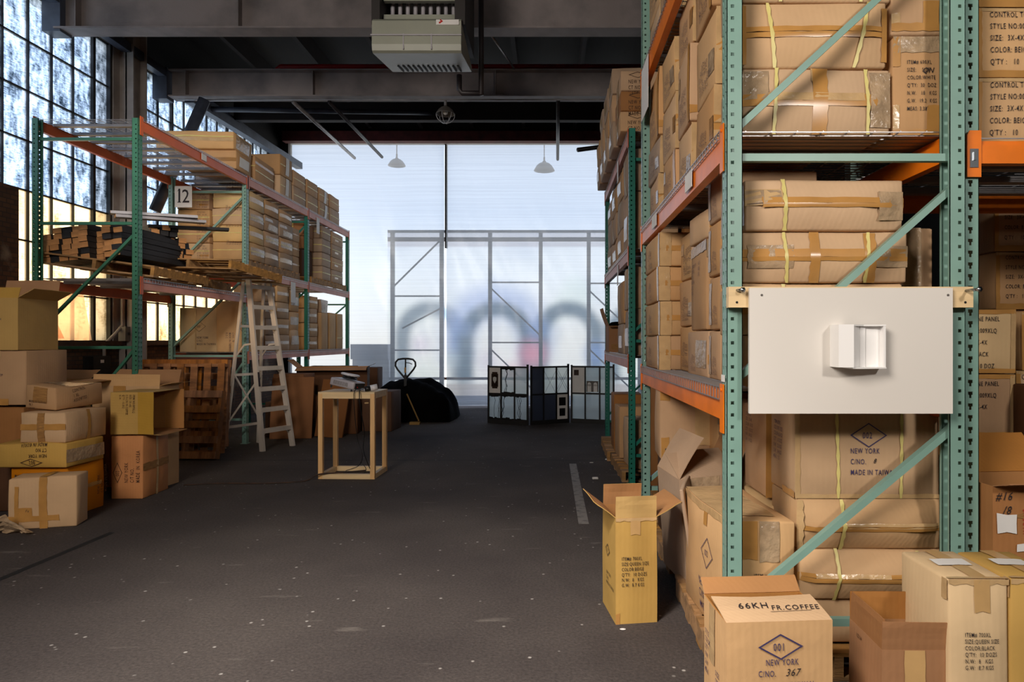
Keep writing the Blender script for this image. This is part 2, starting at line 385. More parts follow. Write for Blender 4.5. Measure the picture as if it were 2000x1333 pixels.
# ------------------------------------------------------------------ cartons
INK = {'k': 'ink', 'b': 'ink_blue', 'f': 'ink_faint', 'n': 'ink_brown', 'r': 'ink_red'}
SPEC = ['STYLE NO:', 'SIZE:  3X-4X', 'COLOR: BEIGE', "Q'TY:  10 DOZ", 'N.W:  18 KGS', 'G.W:  19 KGS']
ITEM7 = lambda c: ['ITEM# 700XL', 'SIZE:QUEEN SIZE', 'COLOR:' + c, "Q'TY:  10 DOZS", 'N.W:  8   KGS', 'G.W:  8.7 KGS']
ITEM6 = ['ITEM# 600XL', 'SIZE:    SIZE', 'COLOR:WHITE', "Q'TY:  30  DOZ", 'N.W.   18   KGS', 'G.W.  19.2  KGS', "MEAS: 3.38'"]
CTRL = ['CONTROL TOP', 'STYLE NO:009XLQ', 'SIZE:  3X-4X', 'COLOR: BEIGE', "Q'TY :   10"]
NYK = ['NEW YORK', 'CT NO', 'MADE IN KOREA']

class Box:
    """local frame: x width, y depth, z up from the base; the near face is -Y"""
    def __init__(s, w, d, h, seed, bulge=.006, amp=.006, lean=(0, 0), ridge=0):
        s.ridge = ridge; s.w, s.d, s.h = w, d, h; s.b = bulge; s.amp = amp; s.lean = lean
        r = random.Random(seed); s.sd = Vector((r.uniform(0, 90), r.uniform(0, 90), r.uniform(0, 90)))
    def dfm(s, p):
        x, y, z = p; a = max(-1, min(1, 2 * x / s.w)); b = max(-1, min(1, 2 * y / s.d)); c = max(-1, min(1, 2 * z / s.h - 1))
        q = Vector((x, y, z))
        q.x += a * s.b * (1 - b * b) * (1 - c * c); q.y += b * s.b * (1 - a * a) * (1 - c * c)
        if s.ridge and b < 0: q.y += b * s.ridge * (1 - abs(c)) * (1 - a ** 8)
        if c > 0: q.z += c * s.b * .5 * (1 - a * a) * (1 - b * b)
        nv = noise.noise_vector(Vector((x, y, z)) * 3.0 + s.sd) * s.amp
        k = min(1, z / s.h + .15); q += Vector((nv.x, nv.y, nv.z * (z / s.h))) * k
        q.x += s.lean[0] * z; q.y += s.lean[1] * z
        return q
    def pt(s, f, u, v, off=.002):
        w, d, h = s.w, s.d, s.h
        if f == 'F': p = (-w / 2 + u * w, -d / 2 - off, v * h)
        elif f == 'L': p = (-w / 2 - off, d / 2 - u * d, v * h)
        elif f == 'R': p = (w / 2 + off, -d / 2 + u * d, v * h)
        elif f == 'T': p = (-w / 2 + u * w, -d / 2 + v * d, h + off)
        elif f == 'B': p = (w / 2 - u * w, d / 2 + off, v * h)
        return s.dfm(p)
    def dims(s, f): return {'F': (s.w, s.h), 'B': (s.w, s.h), 'L': (s.d, s.h), 'R': (s.d, s.h), 'T': (s.w, s.d)}[f]
    def body(s, mb, m=0, e=.010):
        def cuts(a, b): L_ = b - a; return [a, a + e, a + L_ * .3, a + L_ * .5, a + L_ * .7, b - e, b]
        X, Y, Z = cuts(-s.w / 2, s.w / 2), cuts(-s.d / 2, s.d / 2), cuts(0, s.h); n_ = 7; idx = {}
        def vid(i, j, k):
            if (i, j, k) not in idx:
                ex = [i in (0, 6), j in (0, 6), k in (0, 6)]; p = [X[i], Y[j], Z[k]]
                if sum(ex) >= 2:
                    for a, t in enumerate((i, j, k)):
                        if ex[a]: p[a] += (e * .38) * (1 if t == 0 else -1)
                idx[(i, j, k)] = len(mb.v); mb.v.append(tuple(s.dfm(p)))
            return idx[(i, j, k)]
        for a in range(6):
            for b in range(6):
                for q in (((a, b, 0), (a, b + 1, 0), (a + 1, b + 1, 0), (a + 1, b, 0)), ((a, b, 6), (a + 1, b, 6), (a + 1, b + 1, 6), (a, b + 1, 6)),
                          ((a, 0, b), (a + 1, 0, b), (a + 1, 0, b + 1), (a, 0, b + 1)), ((a, 6, b), (a, 6, b + 1), (a + 1, 6, b + 1), (a + 1, 6, b)),
                          ((0, a, b), (0, a, b + 1), (0, a + 1, b + 1), (0, a + 1, b)), ((6, a, b), (6, a + 1, b), (6, a + 1, b + 1), (6, a, b + 1))):
                    mb.f.append(tuple(vid(*t) for t in q)); mb.m.append(m)
    def patch(s, mb, f, u0, v0, u1, v1, m=0, off=.003, skew=0):
        nu, nv = max(2, int(abs(u1 - u0) * 10)), max(2, int(abs(v1 - v0) * 10)); b = len(mb.v)
        for j in range(nv + 1):
            for i in range(nu + 1):
                u = u0 + (u1 - u0) * i / nu; v = v0 + (v1 - v0) * j / nv; jt = s.sd.x
                if i in (0, nu) and 0.02 < u < .98: u += .004 * math.sin(v * 31 + jt + i)
                if j in (0, nv) and 0.02 < v < .98: v += .006 * math.sin(u * 23 + jt * 2 + j)
                mb.v.append(tuple(s.pt(f, u + skew * (v - v0), v, off)))
        for j in range(nv):
            for i in range(nu):
                a = b + j * (nu + 1) + i; mb.f.append((a, a + 1, a + nu + 2, a + nu + 1)); mb.m.append(m)
    def words(s, mb, f, u, v, size, lines, rot=0, m=0, gap=1.08, xs=.64, shear=0, off=.004):
        W, H = s.dims(f); ca, sa = math.cos(R(rot)), math.sin(R(rot))
        for k, ln in enumerate(lines):
            if not ln: continue
            def fn(x, y, k=k):
                y2 = y - (k + .75) * size * gap; U = u * W + x * ca - y2 * sa; V = v * H + x * sa + y2 * ca
                return s.pt(f, U / W, V / H, off)
            put_text(mb, ln, fn, size, m, xs, shear)
    def diamond(s, mb, f, u, v, a, b_, th=.004, m=0, txt='002', ts=.03, rot=0):
        """outlined lozenge centred at u, v (fractions), half width a and half height b_ in metres"""
        W, H = s.dims(f); ca, sa = math.cos(R(rot)), math.sin(R(rot))
        P = lambda x, y: s.pt(f, u + (x * ca - y * sa) / W, v + (x * sa + y * ca) / H, .004)
        o_ = [(-a, 0), (0, b_), (a, 0), (0, -b_)]; k = 1 - th * 1.6 / min(a, b_)
        for i in range(4):
            p, q = o_[i], o_[(i + 1) % 4]
            mb.quad([P(*p), P(*q), P(q[0] * k, q[1] * k), P(p[0] * k, p[1] * k)], m)
        put_text(mb, txt, lambda x, y: P(x - ts * .64 * .36 * len(txt), y - ts * .36), ts, m)

CNT = [0]
def letter(B, prints, dia, root):
    for p_ in prints:
        mb = MB(); B.words(mb, *p_[:5], p_[6] if len(p_) > 6 else 0, 0, p_[7] if len(p_) > 7 else 1.08); mb.build('printed_lettering', INK[p_[5] if len(p_) > 5 else 'k'], root)
    for d in dia:
        mb = MB(); B.diamond(mb, *d[:5], .0035, 0, d[5], d[3] * .48, d[7] if len(d) > 7 else 0); mb.build('printed_diamond', INK[d[6] if len(d) > 6 else 'k'], root)
def carton(c, size, label, mt='kraft', rz=0, prints=(), dia=(), tapes=(), straps=(), bulge=.006, amp=.006, lean=(0, 0), group=None, tilt=None, hand=(), papers=(), seams=(), seed=None, ridge=0, cat='cardboard box'):
    CNT[0] += 1; seed = seed or CNT[0] * 13 + 5
    B = Box(*size, seed, bulge, amp, lean, ridge)
    body = MB(); B.body(body)
    for (f, u0, v0, u1, v1) in seams: B.patch(body, f, u0, v0, u1, v1, 1, .0025)
    multi = tapes or straps or prints or dia or hand or papers
    if not multi:
        o = body.build('cardboard_box', [mt, 'ink_brown'], None, True, c, tilt or (0, 0, rz)); return tag(o, label, cat, group)
    root = empty('cardboard_box', c, rz, label, cat, group, tilt)
    body.build('carton_body', [mt, 'ink_brown'], root, True)
    kinds = {}
    for t in tapes: kinds.setdefault(t[5] if len(t) > 5 else 'tape', []).append(t)
    for k, L_ in kinds.items():
        for i, t in enumerate(L_):
            mb = MB(); B.patch(mb, *t[:5], 0, .003 + .0004 * i); mb.build('packing_tape' if k != 'wrap' else 'plastic_wrap', [k], root, True)
    for t in straps:
        mb = MB(); B.patch(mb, *t[:5], 0, .0055, t[5] if len(t) > 5 else 0); mb.build('strap', 'strap', root, True)
    letter(B, prints, dia, root)
    for hd in hand:
        mb = MB(); f, u, v, sz, lines = hd[:5]; B.words(mb, f, u, v, sz, lines, hd[5] if len(hd) > 5 else 0, 0, 1.2, .8, .35); mb.build('handwritten_lettering', 'ink', root)
    for (f, u0, v0, u1, v1) in papers:
        mb = MB(); B.patch(mb, f, u0, v0, u1, v1, 0, .006, .08); mb.build('shipping_paper', 'paper', root)
    return root

def open_carton(c, size, label, mt='kraft', rz=0, flaps=None, prints=(), dia=(), tapes=(), papers=(), hand=(), tilt=None, group=None, t=.005, amp=.004, lean=(0, 0), bulge=.004):
    """box with an open top. flaps: dict face -> (length, angle from straight up outwards, curl)"""
    CNT[0] += 1
    w, d, h = size; B = Box(w, d, h, CNT[0] * 7, bulge, amp, lean); root = empty('open_cardboard_box', c, rz, label, 'cardboard box', group, tilt)
    mb = MB(); n_ = 5
    ring = []                                   # welded shell: outer skin, rim, inner skin, floor
    def ringpts(inset, v):
        out = []
        for (a, b) in (((-1, -1), (1, -1)), ((1, -1), (1, 1)), ((1, 1), (-1, 1)), ((-1, 1), (-1, -1))):
            for k in range(n_):
                s_ = k / n_; x = (a[0] + (b[0] - a[0]) * s_) * (w / 2 - inset); y = (a[1] + (b[1] - a[1]) * s_) * (d / 2 - inset)
                out.append(tuple(B.dfm((x, y, v))))
        return out
    rows = [(0, h * k / 6) for k in range(7)] + [(t, h)] + [(t, h * k / 6) for k in (5, 4, 3, 2, 1)] + [(t, t)]
    b0 = len(mb.v); N = 4 * n_
    for ins, v in rows: mb.v += ringpts(ins, v)
    for r_ in range(len(rows) - 1):
        for k in range(N):
            k2 = (k + 1) % N; a = b0 + r_ * N; mb.f.append((a + k, a + k2, a + N + k2, a + N + k)); mb.m.append(0 if r_ < 6 else 1)
    mb.f.append(tuple(b0 + (len(rows) - 1) * N + k for k in range(N))); mb.m.append(1)
    mb.f.append(tuple(b0 + k for k in reversed(range(N)))); mb.m.append(0)
    mb.build('carton_body', [mt, 'inside'], root)
    for f, (fl, ang, curl) in (flaps or {}).items():
        mb = MB(); ax = {'F': ((-1, -1), (1, -1), (0, -1)), 'B': ((1, 1), (-1, 1), (0, 1)), 'L': ((-1, 1), (-1, -1), (-1, 0)), 'R': ((1, -1), (1, 1), (1, 0))}[f]
        nu, nv = 5, 5; out = Vector((*ax[2], 0)); b = 0; pts = [[], []]
        for side in (0, 1):
            for j in range(nv + 1):
                pos = 0.0
                for i in range(nu + 1):
                    s_ = i / nu; x = (ax[0][0] + (ax[1][0] - ax[0][0]) * s_) * (w / 2); y = (ax[0][1] + (ax[1][1] - ax[0][1]) * s_) * (d / 2)
                    base = Vector(B.dfm((x * .995, y * .995, h)))
                    a0 = R(ang); off = Vector((0, 0, 0)); steps = j
                    for q in range(steps):
                        aa = a0 + R(curl) * (q / nv); off += (out * math.sin(aa) + Vector((0, 0, 1)) * math.cos(aa)) * (fl / nv)
                    aa = a0 + R(curl) * (j / nv); nrm = (out * math.cos(aa) - Vector((0, 0, 1)) * math.sin(aa))
                    wob = noise.noise(Vector((x * 5 + CNT[0], y * 5, j * .5))) * .006 * (j / nv)
                    pts[side].append(base + off + nrm * (wob - side * t * .8))
        K = (nu + 1) * (nv + 1)
        mb.v = [tuple(p_) for p_ in pts[0] + pts[1]]
        for j in range(nv):
            for i in range(nu):
                a = j * (nu + 1) + i; mb.f.append((a, a + 1, a + nu + 2, a + nu + 1)); mb.m.append(0)
                mb.f.append((K + a, K + a + nu + 1, K + a + nu + 2, K + a + 1)); mb.m.append(1)
        rim = [i for i in range(nu + 1)] + [j * (nu + 1) + nu for j in range(1, nu + 1)] + [nv * (nu + 1) + i for i in range(nu - 1, -1, -1)] + [j * (nu + 1) for j in range(nv - 1, 0, -1)]
        for q in range(len(rim)):
            a, b2 = rim[q], rim[(q + 1) % len(rim)]; mb.f.append((a, K + a, K + b2, b2)); mb.m.append(0)
        fo = mb.build('flap', [mt, 'inside'], root)
    for tp in tapes:
        mb = MB(); B.patch(mb, *tp[:5], 0, .003); mb.build('packing_tape', tp[5] if len(tp) > 5 else 'tape', root, True)
    letter(B, prints, dia, root)
    for hd in hand:
        mb = MB(); B.words(mb, *hd[:5], hd[5] if len(hd) > 5 else 0, 0, 1.2, .8, .35); mb.build('handwritten_lettering', 'ink', root)
    for (f, u0, v0, u1, v1) in papers:
        mb = MB(); B.patch(mb, f, u0, v0, u1, v1, 0, .006); mb.build('shipping_label', 'paper', root)
    return root

ORD = ['lowest', 'second from bottom', 'third from bottom', 'fourth from bottom', 'fifth from bottom']
def stack(x0, x1, y0, y1, z, hs, where, mts=('kraft',), look=('plain',), jx=.006, jr=.8, styles=None, group=None, **kw):
    """cartons piled straight up; label = look + position in the pile + where"""
    out = []
    for i, h in enumerate(hs):
        pos = 'only' if len(hs) == 1 else ('topmost' if i == len(hs) - 1 else ORD[i])
        st = dict(kw); st.update((styles[i % len(styles)] if styles else {}) or {})
        cx = (x0 + x1) / 2 + rnd.uniform(-jx, jx); cy_ = (y0 + y1) / 2 + rnd.uniform(-jx, jx) * .4
        lk = look[i % len(look)]
        o = carton((cx, cy_, z + .001), (x1 - x0, y1 - y0, h - .006), f'{lk} carton, {pos} {where}', mts[i % len(mts)], R(rnd.uniform(-jr, jr)), group=group, **st)
        z += h; out.append(o)
    return out
# ------------------------------------------------------------------ building shell
WX = -6.1            # window wall plane
def slab(name, lo, hi, mt): 
    mb = MB(); mb.box(lo, hi); return struct(mb.build(name, mt))
slab('floor', (-6.6, -6, -.2), (7.6, 15.4, 0), 'floor_asphalt')
slab('yard_floor', (-9, 15.4, -.2), (12, 18.5, -.02), 'yard').name = 'floor_yard'
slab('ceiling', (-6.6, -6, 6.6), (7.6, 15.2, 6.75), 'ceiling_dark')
slab('wall_back', (-6.6, -6.2, 0), (7.6, -6, 6.6), 'column_grey')
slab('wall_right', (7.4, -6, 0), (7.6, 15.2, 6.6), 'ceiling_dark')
mb = MB(); mb.box((-6.35, -6, 0), (WX, 15.2, 1.46)); mb.box((-6.35, -6, 1.46), (WX + .03, 7.60, 3.25)); struct(mb.build('wall_left', 'brick'))
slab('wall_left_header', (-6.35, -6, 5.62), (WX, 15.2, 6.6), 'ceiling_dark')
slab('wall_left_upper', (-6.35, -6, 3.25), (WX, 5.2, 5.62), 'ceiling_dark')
slab('wall_pier', (-6.35, 9.22, 1.46), (WX + .05, 9.88, 5.62), 'column_grey')
slab('wall_end_header', (-6.6, 15.02, 5.98), (7.6, 15.2, 6.6), 'ceiling_dark')
slab('wall_end_right', (2.9, 15.03, 0), (7.6, 15.2, 6.6), 'ceiling_dark')
slab('wall_end_left', (-6.6, 14.98, 0), (-5.9, 15.2, 6.6), 'ceiling_dark')
mb = MB(); mb.box((WX, 7.3, 1.44), (WX + .14, 15, 1.5)); struct(mb.build('trim_1', 'old_rust'))     # window sill

def window(name, y0, y1, first_thick):
    mb = MB(); z0, pitch = 1.5, .585
    ys = []; k = math.ceil((y0 - first_thick) / .368)
    y = first_thick + k * .368
    while y < y1 - .05:
        ys.append((y, k % 5 == 0)); y += .368; k += 1
    vs2 = [y0] + [q[0] for q in ys] + [y1]
    for q, thick in ys:
        t = .024 if thick else .008; mb.box((WX - .045, q - t, z0), (WX + (.012 if thick else 0), q + t, 5.62))
    for r_ in range(8):
        z = z0 + r_ * pitch; t = .009; mb.box((WX - .04, y0, z - t), (WX - .002, y1, z + t))
    for a in (y0, y1 - .04): mb.box((WX - .05, a, z0), (WX + .03, a + .04, 5.62))
    fr = struct(mb.build(name, 'black_rust'))
    pc = MB(); pw = MB(); r_ = random.Random(3)
    for i in range(len(vs2) - 1):
        for k in range(7):
            tgt = pw if k < 3 else pc
            tgt.box((WX - .03, vs2[i], z0 + k * pitch), (WX - .024, vs2[i + 1], z0 + (k + 1) * pitch))
    pc.build('glass_pane', 'glass_cold', fr); pw.build('glass_pane', 'glass_warm', fr)
window('window_1', 5.2, 9.22, 8.89); window('window_2', 9.88, 15.0, 10.73)

# steel
def steel_beam(y, zb, h, x0, x1, label):
    mb = MB(); poly = [(-.12, 0), (.12, 0), (.12, .02), (.008, .02), (.008, h - .02), (.12, h - .02), (.12, h), (-.12, h), (-.12, h - .02), (-.008, h - .02), (-.008, .02), (-.12, .02)]
    mx = Matrix(((0, 0, 1, 0), (1, 0, 0, y), (0, 1, 0, zb), (0, 0, 0, 1)))
    mb.prism(poly, x0, x1, 0, mx)
    for xs in (x0 + .25, x0 + 2.2, x0 + 5.0, x0 + 7.5): mb.box((xs, y - .11, zb + .02), (xs + .012, y + .11, zb + h - .02))
    o = mb.build('steel_beam', 'beam_grey'); struct(o); o['label'] = label; return o
steel_beam(8.08, 5.25, .52, -5.95, 7.4, 'steel beam over the heater')
steel_beam(10.3, 5.25, .42, -5.85, 7.4, 'steel beam carrying the caged lamp')
def col(y):
    mb = MB(); mb.box((-6.06, y, 0), (-5.86, y + .02, 6.5)); mb.box((-6.06, y + .3, 0), (-5.86, y + .32, 6.5)); mb.box((-5.97, y, 0), (-5.95, y + .3, 6.5))
    struct(mb.build('steel_column', 'column_grey'))
col(9.35)
def bracket():
    mb = MB()
    for y in (8.08, 10.3):
        mb.box((-6.1, y - .10, 5.22), (-5.88, y + .10, 5.7))
    struct(mb.build('beam_bracket', 'girder'))
bracket()
mb = MB()
for x in [-5.2 + 1.15 * i for i in range(11)]:
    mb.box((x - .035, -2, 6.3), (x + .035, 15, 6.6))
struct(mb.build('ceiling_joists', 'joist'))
mb = MB(); mb.box((-5.9, 12.4, 5.62), (7.4, 12.55, 5.95)); struct(mb.build('timber_girder', 'joist'))
mb = MB(); mb.box((-5.95, 14.75, 5.94), (7.4, 14.95, 6.16)); o = struct(mb.build('trim_2', mat('red_oxide', (86, 30, 30), rough=.7, var=.3) and 'red_oxide'))
mb = MB(); mb.bar((-5.62, 10.35, 5.28), (-5.62, 14.9, 5.42), .14, .14); mb.bar((-5.95, 14.9, 5.62), (-5.95, 7.3, 5.62), .12, .12)
struct(mb.build('wall_girder', 'girder'))

def pipe(name, label, path, r, mt, cat='pipe', n=8):
    mb = MB(); mb.tube(path, r, n); return tag(mb.build(name, mt, None, True), label, cat)
pipe('brace_pipe', 'thick dark diagonal pipe brace running from the lamp beam down to the window wall', [(-5.30, 10.20, 5.2), (-5.93, 9.98, 3.45)], .085, 'girder', 'brace')
pipe('sprinkler_pipe', 'bright red sprinkler pipe running along the beam behind the heater', [(-4.36, 10.6, 5.55), (-4.34, 10.5, 5.76), (-4.25, 10.48, 5.82), (7.3, 10.48, 5.82)], .042, 'pipe_red')
pipe('conduit', 'pale steel conduit sloping to the curtain top near its window-side corner', [(-4.0, 10.35, 5.22), (-4.0, 13.6, 5.24)], .03, 'pipe_steel')
pipe('conduit', 'darker jointed conduit second from the window wall ending at curtain top', [(-3.44, 10.35, 5.22), (-3.44, 13.6, 5.26)], .03, 'pipe_dark')
pipe('conduit', 'single conduit dropping over the curtain near the tall rack', [(.12, 10.35, 5.24), (.15, 13.7, 5.24)], .03, 'pipe_dark')
pipe('conduit', 'dark pipe slanting from the curtain top toward the tall rack', [(.55, 13.4, 5.35), (2.6, 14.75, 6.0)], .045, 'pipe_dark')
pipe('conduit', 'thin pale conduit crossing the dark roof above the sprinkler pipe', [(-3.9, 8.2, 5.77), (-5.0, 10.2, 6.6)], .03, 'pipe_steel')
pipe('conduit', 'dull angle strut sloping under the roof boards behind first beam', [(-3.4, 8.2, 5.77), (-2.2, 10.2, 6.6)], .035, 'pipe_steel')
pipe('conduit', 'thin bright conduit hanging beside the heater gas pipe', [(-.75, 8.19, 5.3), (-.55, 10.2, 5.67)], .014, 'pipe_steel')
pipe('roof_brace', 'flat blue-grey strut slanting below the roof behind the lamp beam', [(-5.6, 10.9, 5.3), (-2.1, 12.4, 5.75)], .045, 'girder', 'brace')
pipe('thin_cable', 'thin white cable looped under the roof beside the red pipe', [(-4.6, 8.19, 5.76), (-4.1, 8.7, 5.62), (-3.75, 8.8, 5.6), (-3.5, 8.8, 6.3)], .008, 'paper', 'cable', 5)
pipe('conduit', 'slim conduit strapped under the lamp beam flange', [(-5.7, 10.2, 5.2), (5, 10.2, 5.2)], .012, 'pipe_steel')
pipe('wall_conduit', 'bent pale conduit dropping down the window wall beside a switch box', [(-5.98, 9.3, 2.25), (-5.98, 9.3, 1.72), (-5.98, 9.15, 1.6), (-6.0, 8.95, 1.45), (-6.0, 8.95, 1.25)], .022, 'column_grey')
r0 = empty('switch_box', (-5.95, 9.3, 1.5), 0, 'small grey metal switch box on the window wall conduit', 'switch box')
mb = MB(); mb.box((-.05, -.06, 0), (.05, .06, .2)); mb.build('box_body', 'box_grey', r0); mb = MB(); mb.box((.05, -.012, .08), (.07, .012, .12)); mb.build('switch', 'plastic_black', r0)
r0 = empty('electrical_box', (-6.02, 8.85, 1.05), 0, 'dark metal electrical box mounted on brick below the window sill', 'electrical box')
mb = MB(); mb.box((-.08, -.17, -.15), (.06, .17, .25)); mb.build('box_body', 'black_rust', r0); mb = MB(); mb.box((.06, -.03, .16), (.066, .03, .2)); mb.build('label_plate', 'paper', r0)

# poster film leaning in the window bay
r0 = empty('translucent_panel', (-5.98, 7.4, 1.5), 0, 'pink and cream translucent panel leaning on the window sill', 'panel')
mb = MB(); mb.quad([(0, 0, .01), (0, 1.28, .01), (-.03, 1.16, .62), (-.03, 0, .62)]); mb.build('panel_sheet', 'pink_film', r0)
mb = MB(); mb.quad([(.008, .25, .03), (.008, .5, .03), (-.012, .42, .5), (-.012, .36, .5)]); mb.quad([(.008, .55, .03), (.008, .78, .03), (-.01, .5, .5), (-.01, .42, .5)]); mb.build('printed_shape', 'pink_film', r0)

# ------------------------------------------------------------------ plastic curtain and the lit yard behind
def curtain(name, x0, x1, label, y=15.0, zt=5.98, zb=.06, wav=.05, seed=0):
    mb = MB(); nx, nz_ = 60, 36
    for j in range(nz_ + 1):
        for i in range(nx + 1):
            x = x0 + (x1 - x0) * i / nx; z = zb + (zt - zb) * j / nz_; lo = 1 - j / nz_
            yy = y + wav * (math.sin(x * 3.1 + seed) * .35 + noise.noise(Vector((x * 1.6, z * .45, seed))) * 1.6) * (.25 + lo) + .03 * noise.noise(Vector((x * 5 + z * 2.4, z * .8, seed + 4)))
            mb.v.append((x, yy, z))
    for j in range(nz_):
        for i in range(nx):
            a = j * (nx + 1) + i; mb.f.append((a, a + 1, a + nx + 2, a + nx + 1)); mb.m.append(0)
    o = mb.build(name, 'curtain_film', None, True); return tag(o, label, 'plastic curtain')
curtain('plastic_curtain', -5.86, -2.385, 'translucent plastic curtain sheet hanging behind the pallet jack', seed=1)
curtain('plastic_curtain', -2.335, 3.0, 'translucent plastic curtain sheet hanging behind the folding screen', seed=5, y=14.97)
mb = MB(); mb.box((-2.39, 15.06, 3.6), (-2.33, 15.09, 5.96)); tag(mb.build('wood_batten', 'black_rust'), 'dark batten showing in the slit between the curtain sheets', 'batten')

# yard behind: mural wall under the open sky
MX0, MX1, MY, MZ = PX(757, 16.9), 8.0, 16.9, PZ(450, 16.9)
def smooth(a, b, t): t = max(0, min(1, (t - a) / (b - a))); return t * t * (3 - 2 * t)
def mixv(a, b, k): return tuple(x + (y - x) * k for x, y in zip(a, b))
WHT = (.97, .97, .95); GB = (.08, .14, .19); BL = (.14, .28, .66); PK = (.86, .30, .42); LIL = (.66, .56, .72); TOPC = (.42, .35, .36)
ARC = [(841, 55), (970, 60), (1110, 54), (1252, 56)]
def paint(x, z):
    c = WHT; n_ = noise.noise(Vector((x * .9, z * .9, 2))); c = mixv(c, (.84, .86, .88), smooth(0, .5, n_))
    c = mixv(c, (.80, .90, .78), smooth(.1, .5, noise.noise(Vector((x * .7 + 9, z * .7, 5)))) * .5)
    for i, (cx, hw) in enumerate(ARC):
        X0 = PX(cx, MY); rr = hw * MY / F; zc = PZ(602, MY) - rr; dx = abs(x - X0)
        d = math.hypot(dx, z - zc) - rr if z > zc else dx - rr
        k = smooth(.34, .05, abs(d)) * (.95 if i else .85)
        if z < .5: k *= .5
        if i == 1: c = mixv(c, BL, smooth(.75, .1, abs(d - .2)) * .55 * smooth(0.6, 1.4, z))
        c = mixv(c, GB, k)
    for (px, py, r_, q, s_) in ((1040, 690, .62, PK, .75), (1000, 730, .5, PK, .5), (955, 705, .5, LIL, .5), (822, 672, .4, LIL, .6), (1050, 640, .5, BL, .55), (1165, 690, .55, BL, .65), (930, 780, .6, BL, .35), (1180, 640, .4, GB, .5), (1060, 760, .5, (.5, .7, .6), .5), (880, 700, .4, (.5, .62, .6), .4), (905, 640, .4, BL, .35)):
        d = math.hypot(x - PX(px, MY), z - PZ(py, MY)); c = mixv(c, q, smooth(r_, 0, d) * s_)
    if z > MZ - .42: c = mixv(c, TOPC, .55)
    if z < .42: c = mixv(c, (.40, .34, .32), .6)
    return c
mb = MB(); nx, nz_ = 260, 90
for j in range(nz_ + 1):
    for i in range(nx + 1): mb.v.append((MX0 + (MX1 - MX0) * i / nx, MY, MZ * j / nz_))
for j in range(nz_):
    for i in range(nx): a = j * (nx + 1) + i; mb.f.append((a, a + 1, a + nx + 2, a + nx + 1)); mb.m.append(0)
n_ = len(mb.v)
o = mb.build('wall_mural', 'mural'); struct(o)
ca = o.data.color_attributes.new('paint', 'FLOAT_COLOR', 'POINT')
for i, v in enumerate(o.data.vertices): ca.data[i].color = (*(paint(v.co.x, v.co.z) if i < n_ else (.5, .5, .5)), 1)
# frames with braces standing between the curtain and the mural
FD = 15.75
r0 = empty('shelving_frame', (0, FD, 0), 0, 'tall braced metal frame seen dimly through the plastic curtain', 'rack')
mb = MB(); ps = [766, 862, 957, 1056, 1150, 1250]
for k, p_ in enumerate(ps):
    x = PX(p_, FD); m_ = MB(); m_.box((x - .045, 0, 0), (x + .045, .09, PZ(448, FD))); m_.build('post', 'frame_green', r0)
m_ = MB(); x0_, x1_ = PX(757, FD), PX(1300, FD); m_.box((x0_, 0, PZ(470, FD)), (x1_, .06, PZ(462, FD))); m_.build('beam', 'frame_orange', r0)
m_ = MB(); m_.box((x0_, 0, PZ(453, FD)), (x1_, .06, PZ(448, FD))); m_.build('beam', 'frame_green', r0)
m_ = MB(); m_.box((x0_, 0, PZ(741, FD)), (x1_, .06, PZ(736, FD))); m_.build('beam', 'frame_orange', r0)
for a, b in (((766, 560), (862, 465)), ((957, 550), (1056, 550)), ((957, 560), (1056, 655)), ((1150, 552), (1250, 552)), ((1150, 565), (1250, 660)), ((957, 668), (1056, 668)), ((957, 680), (1040, 760)), ((1150, 668), (1250, 668)), ((1150, 680), (1250, 775)), ((766, 577), (862, 577)), ((766, 683), (862, 683)), ((785, 640), (862, 600))):
    m_ = MB(); m_.bar((PX(a[0], FD), .05, PZ(a[1], FD)), (PX(b[0], FD), .05, PZ(b[1], FD)), .035, .035, up=(0, 1, 0)); m_.build('brace', 'frame_green', r0)
# something tall and pale, dim behind the sheet by the window rack
r0 = empty('dim_cabinet', (PX(724, 16.4), 16.4, 0), 0, 'pale cabinet seen dimly through the curtain beside the window-side rack', 'cabinet')
mb = MB(); mb.box((-.45, 0, 0), (.45, .5, 1.05)); mb.build('cabinet_body', 'paper', r0); mb = MB(); mb.box((-.5, .0, 1.05), (.42, .5, 1.42)); mb.build('cabinet_top', 'plastic_grey', r0)
bpy.context.view_layer.update()

